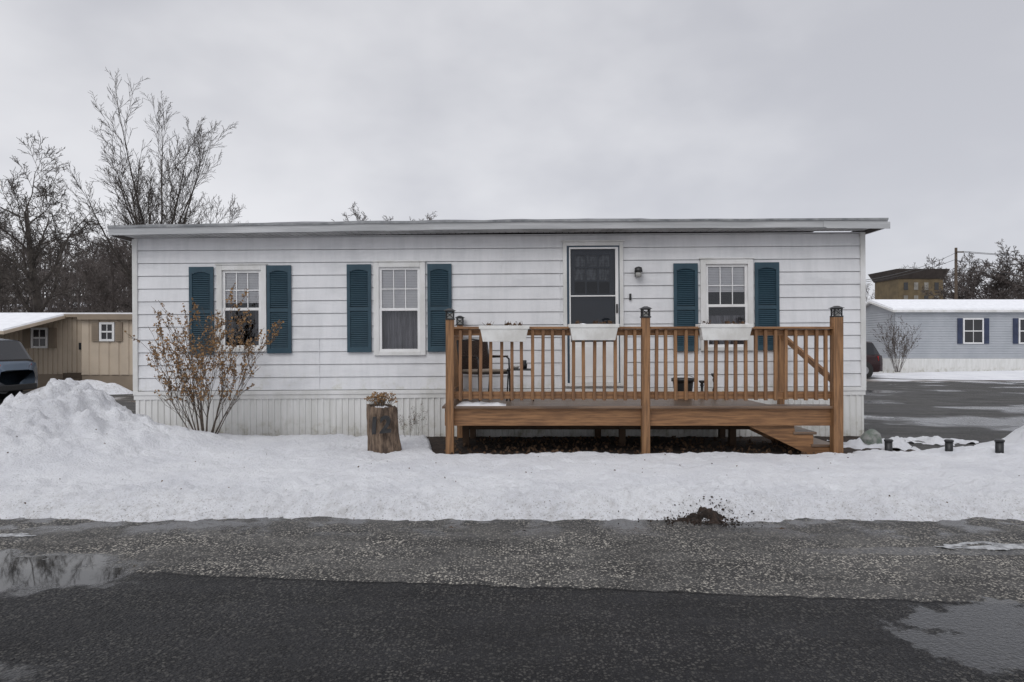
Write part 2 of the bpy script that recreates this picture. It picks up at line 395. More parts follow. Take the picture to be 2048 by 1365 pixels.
def grow(mb_t,mb_c,rr,p,d,L,r,lvl,cfg):
    nseg=cfg['seg'][lvl]; sides=cfg['sides'][lvl]; mb=mb_t if lvl==0 else mb_c
    pts=[]
    q=Vector(p); dd=Vector(d).normalized(); rad=r
    for i in range(nseg):
        dd=(dd+Vector((rr.gauss(0,1),rr.gauss(0,1),rr.gauss(0,1)))*cfg['wob'][lvl]+Vector((0,0,1))*cfg['up'][lvl]).normalized()
        q2=q+dd*(L/nseg); r2=max(cfg['rmin'],r*(1-(i+1)/nseg*cfg['taper'][lvl]))
        mb.tube(q,q2,rad,r2,sides,False); q=q2; rad=r2; pts.append((q.copy(),dd.copy(),rad,(i+1)/nseg))
    if lvl+1>=cfg['levels']: return
    n=cfg['kids'][lvl]; ph=rr.uniform(0,6.28)
    for k in range(n):
        t=cfg['start'][lvl]+(1-cfg['start'][lvl])*(k+rr.random()*.8)/n
        idx=min(nseg-1,int(t*nseg)); pp,pd,pr,_=pts[idx]
        base=pp-pd*(L/nseg)*(1-(t*nseg-idx)) if idx>0 or t*nseg<1 else pp
        if lvl==0:
            a_=ph+k*2.4+rr.gauss(0,.2); ax=Vector((math.cos(a_),math.sin(a_),0))
        else: ax=Vector((rr.gauss(0,1),rr.gauss(0,1),rr.gauss(0,1)))
        ax=(ax-pd*ax.dot(pd)).normalized()
        ang=math.radians(rr.uniform(*cfg['ang'][lvl])); nd=pd*math.cos(ang)+ax*math.sin(ang)
        grow(mb_t,mb_c,rr,base,nd,L*cfg['len'][lvl]*rr.uniform(.7,1.15)*(1-.35*t if lvl>0 else 1-.2*t),max(cfg['rmin'],pr*cfg['rk'][lvl]*rr.uniform(.75,1.1)),lvl+1,cfg)
vase=dict(levels=5,seg=[6,8,5,4,3],sides=[9,6,4,3,3],wob=[.02,.04,.06,.08,.10],up=[.02,.07,.05,.05,.03],taper=[.3,.9,.85,.85,.8],kids=[15,14,9,5,0],
  start=[.5,.08,.12,.15,.2],ang=[(10,44),(16,36),(18,42),(20,48),(0,0)],len=[1.7,.40,.42,.45,.5],rk=[.42,.42,.5,.55,.5],rmin=.006)
oak=dict(levels=5,seg=[8,8,6,4,3],sides=[9,6,4,3,3],wob=[.04,.14,.16,.18,.2],up=[.03,.05,.04,.02,-.01],taper=[.7,.88,.85,.85,.8],kids=[14,10,8,5,0],
  start=[.34,.2,.15,.2,.2],ang=[(30,72),(25,55),(25,55),(25,55),(0,0)],len=[.58,.48,.5,.5,.5],rk=[.55,.5,.55,.6,.5],rmin=.007)
def tree(label,loc,height,tr,seed,cfg,trunkfrac,mat=mBark,rmin=None,lean=(0,0)):
    rr=random.Random(seed); t=thing('tree',label,'tree',loc); a=MB();b=MB(); c=dict(cfg)
    if rmin: c['rmin']=rmin
    grow(a,b,rr,loc,(lean[0],lean[1],1),height*trunkfrac,tr,0,c)
    zt=max(v[2] for v in b.v)-loc[2]; k=height/zt
    for m in (a,b): m.v=[(loc[0]+(v[0]-loc[0])*k,loc[1]+(v[1]-loc[1])*k,loc[2]+(v[2]-loc[2])*k) for v in m.v]
    part('trunk',a,t,mat,True); part('crown',b,t,mat,False); return t
tree('tall bare tree with upswept fan of branches behind the home',(X(322,34),34,-.1),13.9,.28,19,vase,.36,rmin=.007)
tree('gnarled dark bare tree with spreading limbs',(X(95,30),30,-.1),10.3,.25,5,oak,.70,rmin=.0085)
tree('slim bare tree at the wood edge',(X(222,40),40,-.1),8.2,.16,23,oak,.75,mBarkHaze,.010)
tree('bare tree with dark limbs at the wood edge',(X(-30,36),36,-.1),10.2,.22,29,oak,.7,mBark,.010)
tree('bare tree top rising behind the roof',(X(728,40),40,-.1),9.8,.2,31,oak,.6,mBarkHaze,.008)
tree('broad bare tree behind the grey home',(X(1985,75),75,0),12.8,.4,41,oak,.6,mBarkHaze,.018)
tree('bare tree beside the brick building',(X(1855,105),105,0),15.2,.4,43,oak,.6,mBarkHaze,.022)
tree('bare tree behind the utility pole',(X(1935,80),80,0),11.6,.35,47,oak,.6,mBarkHaze,.018)
tree('bare tree behind the grey home',(X(2055,72),72,0),12.5,.4,53,oak,.6,mBarkHaze,.018)
small=dict(levels=4,seg=[6,4,3,3],sides=[4,3,3,3],wob=[.05,.12,.16,.2],up=[.05,.06,.04,0],taper=[.85,.85,.8,.8],kids=[14,7,4,0],start=[.25,.2,.2,.2],ang=[(25,60),(25,60),(25,60),(0,0)],len=[.38,.5,.5,.5],rk=[.5,.5,.6,.5],rmin=.022)
vars_=[]
for k in range(4):
    a=MB(); grow(a,a,random.Random(100+k),(0,0,0),(0,0,1),9.5,.17,0,small); vars_.append(a)
wd=MB()
def addtree(x,y,k,sc,rz):
    a=vars_[k]; b=len(wd.v); c,s_=math.cos(rz)*sc,math.sin(rz)*sc; z=terrain_z(x,y)-.2
    wd.v+=[(x+v[0]*c-v[1]*s_,y+v[0]*s_+v[1]*c,z+v[2]*sc) for v in a.v]; wd.f+=[tuple(b+i for i in f) for f in a.f]
for i in range(120):
    y=R.uniform(50,110); px=R.uniform(-120,330); x=X(px,y); top=CZ+(690-R.uniform(485,560))*y/F
    addtree(x,y,R.randrange(4),max(.3,(top-terrain_z(x,y))/10.0),R.uniform(0,6.28))
for i in range(26):
    y=R.uniform(105,130); px=R.uniform(1735,2150); x=X(px,y); top=CZ+(690-R.uniform(560,600))*y/F; addtree(x,y,R.randrange(4),top/10,R.uniform(0,6.28))
solo('woodland',wd,mBarkHaze,'stuff','bare brown winter woods on the low hillside','woods')
ub=MB()
for i in range(2600):
    y=R.uniform(44,70); px=R.uniform(-150,300); x=X(px,y); z=terrain_z(x,y); h=R.uniform(.8,3.2)
    ub.tube((x,y,z),(x+R.gauss(0,.5),y+R.gauss(0,.5),z+h),.05,.015,3,False)
solo('underbrush',ub,mBarkHaze,'stuff','tangled brown underbrush along the wood edge','brush')

# ================================================================ MOBILE HOME
HX0,HX1=X(272,W),X(1728,W); XC=-.19; TILT=.00687; HD=4.4
home=thing('mobile_home','white sided mobile home with teal shutters and low snowy roof','house',(XC,W,0),rot=(0,-TILT,0))
def wx(px): return X(px,W)
def wz(py,x): return Z(py,W)-TILT*(x-XC)
WTOP=3.24; BAND1=.775; BAND0=.64
openings=[]
wins=[(437,536,531,704,'a'),(750,853,525,711,'b'),(1402,1507,519,702,'c')]
for (a,b,t,bo,k) in wins:
    xa,xb=wx(a),wx(b); xm=(xa+xb)/2; openings.append((xa,xb,wz(bo,xm),wz(t,xm),k))
dx0,dx1=wx(1128),wx(1248); dz0,dz1=.81,wz(485,wx(1188))
openings.append((dx0,dx1,dz0,dz1,'door'))
wall=MB(); PITCH=.2035
def strip(x0,x1,z0,z1,zc,mapf):
    def yy(z): return -.014*(1-(z-zc)/PITCH)
    wall.poly(mapf(x0,yy(z0),z0),mapf(x1,yy(z0),z0),mapf(x1,yy(z1),z1),mapf(x0,yy(z1),z1))
def courses(x0,x1,ops,mapf):
    zc=BAND1
    while zc<WTOP-.01:
        zt=min(zc+PITCH,WTOP); zb=zc+.009
        zs=sorted(set([zb,zt]+[z for o in ops for z in (o[2],o[3]) if zb<z<zt]))
        for z0,z1 in zip(zs,zs[1:]):
            zm=(z0+z1)/2; cuts=sorted([(o[0]+.02,o[1]-.02) for o in ops if o[2]+.02<zm<o[3]-.02]); cur=x0
            for a,b in cuts+[(x1,x1)]:
                if a>cur: strip(cur,a,z0,z1,zc,mapf)
                cur=b
        cuts=sorted([(o[0]+.02,o[1]-.02) for o in ops if o[2]<zc<o[3]]); cur=x0
        for a,b in cuts+[(x1,x1)]:
            if a>cur:
                wall.poly(mapf(cur,.02,zb),mapf(a,.02,zb),mapf(a,-.014,zb),mapf(cur,-.014,zb))
                wall.poly(mapf(cur,.02,zc-.004),mapf(a,.02,zc-.004),mapf(a,.02,zb),mapf(cur,.02,zb))
            cur=b
        zc+=PITCH
courses(HX0,HX1,openings,lambda x,y,z:(x,W+y,z))
courses(W,W+HD,[],lambda x,y,z:(HX1-y,x,z))
courses(W,W+HD,[],lambda x,y,z:(HX0+y,x,z))
courses(HX0,HX1,[],lambda x,y,z:(x,W+HD-y,z))
for px,za,zb_ in ((1122,.8,2.9),(1005,2.6,3.22),(640,.8,1.6)):
    wall.box(wx(px)-.004,wx(px)+.004,W-.0165,W+.01,za,zb_)
part('wall',wall,home,mSiding)
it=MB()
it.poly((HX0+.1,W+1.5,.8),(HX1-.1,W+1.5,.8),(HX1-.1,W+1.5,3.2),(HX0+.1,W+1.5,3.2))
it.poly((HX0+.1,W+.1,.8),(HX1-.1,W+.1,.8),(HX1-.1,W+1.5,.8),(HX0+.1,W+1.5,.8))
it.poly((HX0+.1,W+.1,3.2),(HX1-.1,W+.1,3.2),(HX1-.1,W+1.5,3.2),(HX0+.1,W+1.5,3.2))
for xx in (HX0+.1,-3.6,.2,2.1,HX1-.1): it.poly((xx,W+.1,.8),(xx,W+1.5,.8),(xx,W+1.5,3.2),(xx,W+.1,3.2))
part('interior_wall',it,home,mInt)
for a,b in ((HX0-.03,HX0+.05),(HX1-.05,HX1+.03)):
    cm=MB(); cm.box(a,b,W-.03,W+.06,BAND1-.01,WTOP); part('corner_trim',cm,home,mTrim,bevel=.004)
bd=MB(); bd.box(HX0-.025,HX1+.025,W-.035,W+HD+.03,BAND0+.07,BAND1-.003); bd.box(HX0-.02,HX1+.02,W-.022,W+HD+.02,BAND0,BAND0+.0695)
part('base_trim',bd,home,mTrim,bevel=.003)
sk=MB()
def ribs(a0,a1,mapf,pitch=.098):
    a=a0; prof=[(0,0),(.30,0),(.38,-.014),(.62,-.014),(.70,0),(1,0)]
    while a<a1-.001:
        p=min(pitch,a1-a)
        for (u0,d0),(u1,d1) in zip(prof,prof[1:]):
            sk.poly(mapf(a+u0*p,d0,-.05),mapf(a+u1*p,d1,-.05),mapf(a+u1*p,d1,BAND0),mapf(a+u0*p,d0,BAND0))
        a+=p
ribs(HX0,HX1,lambda x,y,z:(x,W-.002+y,z)); ribs(W,W+HD,lambda x,y,z:(HX1-y,x,z)); ribs(W,W+HD,lambda x,y,z:(HX0+y,x,z))
sk.poly((HX0,W+HD,-.05),(HX1,W+HD,-.05),(HX1,W+HD,BAND0),(HX0,W+HD,BAND0))
part('skirting',sk,home,mSkirt)
RF=W-.36
def rtop(x):
    if x<0: return 3.403+(3.351-3.403)*(-x/6.21)**1.3
    return 3.403+(3.394-3.403)*(x/5.83)
RX0,RX1=X(220,RF),X(1778,RF); N=60
rx=[RX0+(RX1-RX0)*i/N for i in range(N+1)]
fa=MB(); dr=MB(); so=MB(); tp=MB(); rs=MB()
for a,b in zip(rx,rx[1:]):
    za,zb_=rtop(a)+.006*nz(a*1.5,3),rtop(b)+.006*nz(b*1.5,3)
    fb=.135
    fa.hexa([(a,RF,za-fb),(b,RF,zb_-fb),(b,RF+.03,zb_-fb),(a,RF+.03,za-fb),(a,RF-.012,za-.028),(b,RF-.012,zb_-.028),(b,RF+.03,zb_-.028),(a,RF+.03,za-.028)])
    dr.hexa([(a,RF-.03,za-.03),(b,RF-.03,zb_-.03),(b,RF+.06,zb_-.03),(a,RF+.06,za-.03),(a,RF-.03,za),(b,RF-.03,zb_),(b,RF+.06,zb_),(a,RF+.06,za)])
    ym=W+HD/2; ye=W+HD+.36
    tp.poly((a,RF,za-.002),(b,RF,zb_-.002),(b,ym,zb_+.22),(a,ym,za+.22)); tp.poly((a,ye,za-.002),(b,ye,zb_-.002),(b,ym,zb_+.22),(a,ym,za+.22))
    tp.poly((a,ye,za-.15),(b,ye,zb_-.15),(b,ye,zb_),(a,ye,za))
    if a<RX1-.25:
        th=lambda q:max(.004,(.022+.022*nz(q*1.1,9)+.01*nz(q*6,2))*(1.0 if q<2.2 else .35))
        ta,tb=th(a),th(b)
        rs.hexa([(a,RF+.05,za+.001),(b,RF+.05,zb_+.001),(b,ym,zb_+.222),(a,ym,za+.222),(a,RF+.03,za+ta),(b,RF+.03,zb_+tb),(b,ym,zb_+.23+tb),(a,ym,za+.23+ta)])
for xx,sg in ((RX0,1),(RX1,-1)):
    z=rtop(xx); fa.box(min(xx,xx+sg*.03),max(xx,xx+sg*.03),RF+.031,W+HD+.36,z-.15,z-.031)
    xw=HX0 if sg>0 else HX1
    tp.box(min(xx+sg*.031,xw),max(xx+sg*.031,xw),RF+.04,W+HD+.3,z-.15,z-.11)
fa.box(X(1650,RF),X(1655,RF),RF-.016,RF,rtop(5)-.135,rtop(5)-.03)
# slightly lifted end piece of the fascia
fa.hexa([(X(1655,RF),RF-.016,rtop(5)-.15),(RX1+.03,RF-.022,rtop(5.8)-.165),(RX1+.03,RF-.013,rtop(5.8)-.165),(X(1655,RF),RF-.013,rtop(5)-.15),
         (X(1655,RF),RF-.017,rtop(5)-.045),(RX1+.03,RF-.023,rtop(5.8)-.06),(RX1+.03,RF-.013,rtop(5.8)-.06),(X(1655,RF),RF-.013,rtop(5)-.045)])
a=RX0+.04
while a<RX1-.05:
    z=rtop(a)-.14
    so.box(a,a+.085,RF+.031,W-.016,z,z+.01); so.box(a+.085,a+.10,RF+.031,W-.016,z+.008,z+.012); a+=.10
roof=part('roof',tp,home,mDarkRoof); part('fascia',fa,roof,mFascia); part('drip_edge',dr,roof,mDrip); part('soffit',so,roof,mSoffit); part('snow_layer',rs,roof,mSnowClean)

def blinds(mb,x0,x1,z0,z1,y,pitch=.026):
    z=z0
    while z<z1-.01:
        mb.poly((x0,y-.005,z),(x1,y-.005,z),(x1,y+.005,z+pitch*.96),(x0,y+.005,z+pitch*.96)); z+=pitch
def window(x0,x1,z0,z1,k):
    c=.085; cs=MB()
    cs.box(x0,x0+c,W-.045,W+.05,z0,z1); cs.box(x1-c,x1,W-.045,W+.05,z0,z1); cs.box(x0+c,x1-c,W-.045,W+.05,z1-c*.95,z1); cs.box(x0+c,x1-c,W-.05,W+.05,z0,z0+c*.7)
    cs.box(x0-.02,x1+.02,W-.06,W-.016,z1+.001,z1+.02)
    w=part('window',cs,home,mTrim,bevel=.004)
    a,b=x0+c,x1-c; lo,hi=z0+c*.7,z1-c*.95; mz=(lo+hi)/2; t=.042
    s=MB()
    for (q0,q1,yo) in ((lo,mz+.02,-.028),(mz-.02,hi,-.012)):
        y0,y1=W+yo,W+yo+.024
        s.box(a,a+t,y0,y1,q0,q1); s.box(b-t,b,y0,y1,q0,q1); s.box(a+t,b-t,y0,y1,q0,q0+t); s.box(a+t,b-t,y0,y1,q1-t,q1)
    y0,y1=W-.004,W+.002; u0,u1=mz-.02+t,hi-t
    for i in (1,2):
        xx=a+t+(b-a-2*t)*i/3; s.box(xx-.008,xx+.008,y0,y1,u0,u1)
    zz=(u0+u1)/2; s.box(a+t,b-t,y0-.001,y1+.001,zz-.008,zz+.008)
    part('sash',s,w,mVinyl,bevel=.002)
    gl=MB(); gl.poly((a+t,W-.016,lo+t),(b-t,W-.016,lo+t),(b-t,W-.016,mz),(a+t,W-.016,mz)); gl.poly((a+t,W+.006,mz),(b-t,W+.006,mz),(b-t,W+.006,hi-t),(a+t,W+.006,hi-t))
    part('glass_pane',gl,w,mGlass)
    bl=MB()
    if k=='a': blinds(bl,a+.02,b-.02,mz+.10,hi,W+.022)
    if k=='b': blinds(bl,a+.02,b-.02,mz-.02,hi,W+.022)
    if k=='c': blinds(bl,a+.02,b-.02,mz+.22,hi,W+.022)
    part('blind',bl,w,mBlind)
    cu=MB()
    def fold(xa,xb,za,zb_,y):
        n=int((xb-xa)/.012)
        for i in range(n):
            p0=xa+(xb-xa)*i/n; p1=xa+(xb-xa)*(i+1)/n
            f=lambda p:y+.02*math.sin(p*75)+.01*math.sin(p*31)
            cu.poly((p0,f(p0),za),(p1,f(p1),za),(p1,f(p1),zb_),(p0,f(p0),zb_))
    if k=='a': fold(a+.02,a+.10,lo,mz+.2,W+.12); fold(b-.14,b-.02,lo,mz+.2,W+.12)
    if k=='b': fold(a+.02,b-.02,lo,mz+.05,W+.13)
    if k=='c': fold(a+.02,b-.02,lo,mz-.15,W+.14)
    part('curtain',cu,w,mCurt)
for o in openings:
    if o[4]!='door': window(*o)
SW,SH=.385,1.40
sh=MB(); st=.05
sh.box(-SW/2,-SW/2+st,-.03,0,0,SH); sh.box(SW/2-st,SW/2,-.03,0,0,SH)
for z0,z1 in ((0,.075),(SH*.47,SH*.47+.06),(SH-.085,SH)): sh.box(-SW/2+st,SW/2-st,-.0299,0,z0,z1)
for i in range(8):
    u0=-SW/2+st+(SW-2*st)*i/8; u1=-SW/2+st+(SW-2*st)*(i+1)/8
    um=abs((u0+u1)/2)/(SW/2-st); dz=.035*um**2
    if dz>.004: sh.box(u0,u1,-.0297,-.001,SH-.085-dz,SH-.0849)
z=.078
while z<SH-.09:
    if not (SH*.47-.025<z<SH*.47+.06):
        sh.hexa([(-SW/2+st,-.026,z),(SW/2-st,-.026,z),(SW/2-st,-.022,z-.003),(-SW/2+st,-.022,z-.003),(-SW/2+st,-.006,z+.026),(SW/2-st,-.006,z+.026),(SW/2-st,-.002,z+.022),(-SW/2+st,-.002,z+.022)])
    z+=.030
sh.box(-SW/2+.01,SW/2-.01,-.004,.004,.01,SH-.01)
shm=sh.mesh('shutter'); shm.materials.append(mShut)
for px,py in ((406.5,710),(561.5,707),(721,705),(881.5,704),(1372.5,703),(1534.5,701)):
    x=wx(px); o=local('shutter',shm,home,(x,W-.016,wz(py,x)))
# door
dfm=MB(); f=.06
dfm.box(dx0,dx0+f,W-.05,W+.05,dz0,dz1); dfm.box(dx1-f,dx1,W-.05,W+.05,dz0,dz1); dfm.box(dx0+f,dx1-f,W-.05,W+.05,dz1-f,dz1); dfm.box(dx0-.02,dx1+.02,W-.065,W-.016,dz1+.001,dz1+.025)
dfm.box(dx0+f,dx1-f,W-.06,W+.05,dz0,dz0+.05)
ddoor=part('door',dfm,home,mTrim,bevel=.004)
a,b=dx0+f,dx1-f
jm=MB(); jm.box(a,a+.035,W-.044,W+.04,dz0+.05,dz1-f); jm.box(b-.014,b,W-.044,W+.04,dz0+.05,dz1-f); jm.box(a+.035,b-.014,W-.044,W+.04,dz1-f-.02,dz1-f); part('jamb',jm,ddoor,mJamb)
sd=MB(); a+=.037;b-=.016; lo,hi=dz0+.055,dz1-f-.022; gz=wz(688,0)+.02; t=.022; tr=.05
sd.box(a,a+t,W-.04,W-.01,lo,hi); sd.box(b-tr,b,W-.04,W-.01,lo,hi); sd.box(a+t,b-tr,W-.04,W-.01,hi-.03,hi); sd.box(a+t,b-tr,W-.039,W-.011,lo,gz)
sd.box(a+.07,b-.09,W-.046,W-.038,lo+.1,gz-.07)
mid=wz(592,2.0); sd.box(a+t,b-tr,W-.036,W-.014,mid-.010,mid+.010)
part('storm_door',sd,ddoor,mVinyl,bevel=.003)
gl=MB(); gl.poly((a+t,W-.025,gz),(b-tr,W-.025,gz),(b-tr,W-.025,hi-.03),(a+t,W-.025,hi-.03)); part('glass_pane',gl,ddoor,mGlassD)
idr=MB(); wx0,wx1=a+.08,b-.12; wz0,wz1=mid+.03,hi-.10
idr.box(a,wx0,W+.05,W+.09,lo,hi+.02); idr.box(wx1,b,W+.05,W+.09,lo,hi+.02); idr.box(wx0,wx1,W+.05,W+.09,lo,wz0); idr.box(wx0,wx1,W+.05,W+.09,wz1,hi+.02)
part('inner_door',idr,ddoor,mInnerDoor)
mu=MB()
for i in range(4): xx=wx0+(wx1-wx0)*i/3; mu.box(xx-.011,xx+.011,W+.04,W+.06,wz0,wz1)
for i in range(4): zz=wz0+(wz1-wz0)*i/3; mu.box(wx0,wx1,W+.041,W+.059,zz-.011,zz+.011)
part('grille',mu,ddoor,mInnerDoor)
cb=MB(); blinds(cb,wx0,wx1,wz0+(wz1-wz0)*.34,wz1,W+.075); part('blind',cb,ddoor,mLace)
hd=MB(); hz_=wz(615,2); hd.box(b-.042,b-.016,W-.055,W-.041,hz_-.09,hz_+.05); hd.tube((b-.029,W-.085,hz_-.05),(b-.029,W-.085,hz_+.02),.008,.008,8); hd.tube((b-.029,W-.05,hz_-.05),(b-.029,W-.085,hz_-.05),.007,.007); hd.tube((b-.029,W-.05,hz_+.02),(b-.029,W-.085,hz_+.02),.007,.007)
part('handle',hd,ddoor,mBlack)
lx,lz=wx(1277),wz(560,2)
lm=MB()
lm.box(lx-.045,lx+.045,W-.035,W-.012,lz+.05,lz+.19)
lm.lathe([(.012,.20),(.05,.185),(.062,.14),(.066,.115),(.02,.115)],(lx,W-.10,lz),16)
lm.tube((lx,W-.03,lz+.16),(lx,W-.10,lz+.17),.014,.014,8)
lamp=part('wall_lamp',lm,home,mBlack,True)
lg=MB(); lg.lathe([(.03,.03),(.045,.045),(.05,.08),(.046,.116)],(lx,W-.10,lz),16); part('lamp_glass',lg,lamp,mLampGl,True)
db=MB(); bx_,bz_=wx(1262),wz(601,2); db.box(bx_-.016,bx_+.016,W-.04,W-.012,bz_,bz_+.105); part('doorbell',db,home,mBlackPl,bevel=.005)

# ================================================================ DECK
fx=lambda p:X(p,D); fz=lambda p:Z(p,D)
deck=thing('deck','stained brown wooden deck with baluster railing and side steps','deck',(1.7,D,0))
DX0=fx(885); PX1=3.45; DX1=fx(1668); YB=W-.05
FT=fz(812)
fl=MB(); y=D-.06
while y<YB-.05:
    y1=min(y+.138,YB); fl.box(DX0-.0,(PX1 if y>D+.12 else DX1),y,y1,FT-.032,FT+R.uniform(-.001,.001)); y+=.144
part('floor',fl,deck,mWoodFloor,bevel=.003)
rim=MB(); z0,z1=fz(852),fz(823)
rim.box(DX0+.03,DX1,D,D+.04,z0,FT-.034); part('front_beam',rim,deck,mWoodH,bevel=.003)
rm=MB(); rm.box(DX0+.03,DX0+.07,D+.041,YB,z0,FT-.034); rm.box(PX1-.04,PX1,D+.041,YB,z0,FT-.034)
xx=DX0+.45
while xx<PX1-.2: rm.box(xx,xx+.04,D+.041,YB,z0+.005,FT-.035); xx+=.42
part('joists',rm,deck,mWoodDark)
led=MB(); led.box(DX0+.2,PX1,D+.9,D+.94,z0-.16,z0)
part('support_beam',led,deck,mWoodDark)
def postmesh(h,w=.105):
    m=MB(); m.box(-w/2,w/2,-w/2,w/2,0,h); me=m.mesh('post'); me.materials.append(mWoodV); return me
cap=MB(); cw=.062
cap.box(-cw,cw,-cw,cw,0,.018); cap.box(-cw*.92,cw*.92,-cw*.92,cw*.92,.105,.118)
for sx_ in (-1,1):
    for sy_ in (-1,1): cap.box(min(sx_*.04,sx_*.054),max(sx_*.04,sx_*.054),min(sy_*.04,sy_*.054),max(sy_*.04,sy_*.054),.018,.105)
for sgn in (-1,1):
    for q in (-1,1):
        cap.tube((-.047*q,sgn*.05,.02),(.047*q,sgn*.05,.104),.0045,.0045,4); cap.tube((sgn*.05,-.047*q,.02),(sgn*.05,.047*q,.104),.0045,.0045,4)
b0=len(cap.v); e=.078
cap.v+=[(-e,-e,.118),(e,-e,.118),(e,e,.118),(-e,e,.118),(-.02,-.02,.15),(.02,-.02,.15),(.02,.02,.15),(-.02,.02,.15)]
for f_ in ((0,3,2,1),(4,5,6,7),(0,1,5,4),(1,2,6,5),(2,3,7,6),(3,0,4,7)): cap.f.append(tuple(b0+i for i in f_))
capme=cap.mesh('post_lantern'); capme.materials.append(mBlack)
core=MB(); core.box(-.03,.03,-.03,.03,.018,.09); coreme=core.mesh('lantern_lens'); coreme.materials.append(mLampGl)
def lantern(p,h):
    for nm,me in (('post_lantern',capme),('lantern_lens',coreme)):
        o=bpy.data.objects.new(nm,me); COL.objects.link(o); o.parent=p; o.location=(0,0,h)
for px,top,yy in ((900,640,D-.03),(1291,636,D-.03),(1673,635,D-.03)):
    h=Z(top,D-.03); w_=.105 if px<1600 else .125
    p=local('post',postmesh(h,w_),deck,(X(px,D-.03),D-.03,0),bevel=.005); lantern(p,h)
for (x_,y_,h) in ((X(920,W-.12),W-.12,Z(651,W-.12)),(DX1,W-.12,1.66)):
    p=local('post',postmesh(h,.09),deck,(x_,y_,0),bevel=.005)
    if x_<1: lantern(p,h)
for x_,y_ in ((DX0+.25,D+.92),(1.6,D+.92),(3.2,D+.92),(DX0+.3,YB-.1),(1.35,YB-.12),(3.3,YB-.12)):
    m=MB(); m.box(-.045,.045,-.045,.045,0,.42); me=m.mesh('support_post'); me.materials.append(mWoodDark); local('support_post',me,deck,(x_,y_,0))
RT=fz(654); RB0,RB1=fz(800),fz(786)
segs=((fx(908),fx(1283)),(fx(1299),fx(1662)))
for a,b in segs:
    m=MB(); m.box(a,b,D-.07,D+.05,RT-.03,RT); part('handrail',m,deck,mWoodH,bevel=.004)
    m=MB(); m.box(a,b,D+.0,D+.036,RT-.115,RT-.032); part('railing_rail',m,deck,mWoodH,bevel=.003)
    m=MB(); m.box(a,b,D+.0,D+.036,RB0+.012,RB1+.015); part('railing_rail',m,deck,mWoodH,bevel=.003)
m=MB(); m.box(-.021,.021,-.02,.02,0,RT-.032-RB0); balm=m.mesh('baluster'); balm.materials.append(mWoodV)
mWoodV2=M('deck_wood_vertical_weathered',(.25,.128,.060),(.13,.066,.031),.65,7,.4,30,(5,5,.35))
balm2=balm.copy(); balm2.materials.clear(); balm2.materials.append(mWoodV2)
for (a,b),n in zip(segs,(18,18)):
    for i in range(n):
        x_=a+(b-a)*(i+.6)/(n+.2); local('baluster',R.choice((balm,balm2)),deck,(x_+R.uniform(-.006,.006),D-.023,RB0+R.uniform(-.008,.003)),rot=(0,R.uniform(-.008,.008),0),bevel=.003)
XL=X(900,D)
for a,b,c_ in ((XL-.05,RT-.03,RT),(XL-.02,RB0+.012,RB1+.015),(XL-.02,RT-.115,RT-.031)):
    m=MB(); m.box(a,2*XL-a,D+.03,W-.18,b,c_); part('handrail',m,deck,mWoodH)
for i in range(12): local('baluster',balm,deck,(XL-.041,D+.14+i*.135,RB0))
m=MB(); y0_,y1_=D+.02,W-.17
za,zb_=Z(762,D),Z(672,W-.2)
m.hexa([(DX1-.02,y0_,za-.045),(DX1+.02,y0_,za-.045),(DX1+.02,y1_,zb_-.045),(DX1-.02,y1_,zb_-.045),(DX1-.02,y0_,za+.045),(DX1+.02,y0_,za+.045),(DX1+.02,y1_,zb_+.045),(DX1-.02,y1_,zb_+.045)])
part('stair_handrail',m,deck,mWoodH)
for y_ in (D+.06,D+1.15):
    sm=MB()
    pts=[(3.36,.47),(3.74,.47),(3.74,.455),(3.76,.285),(4.0,.285),(4.0,.12),(4.26,.12),(4.26,.0),(3.98,.0),(3.36,.30),(3.05,.44),(3.05,.47)]
    n=len(pts); b0=len(sm.v)
    for yy in (y_,y_+.04):
        for q in pts: sm.v.append((q[0],yy,q[1]))
    sm.f.append(tuple(b0+i for i in range(n))); sm.f.append(tuple(b0+n+n-1-i for i in range(n)))
    for i in range(n): j=(i+1)%n; sm.f.append((b0+i,b0+n+i,b0+n+j,b0+j))
    part('stringer',sm,deck,mWoodH)
for (a,b,z) in ((3.46,3.78,.475),(3.73,4.04,.29),(3.97,4.30,.125)):
    t_=MB(); t_.box(a,b,D+.045,D+1.2,z,z+.035); part('tread',t_,deck,mWoodFloor,bevel=.004)

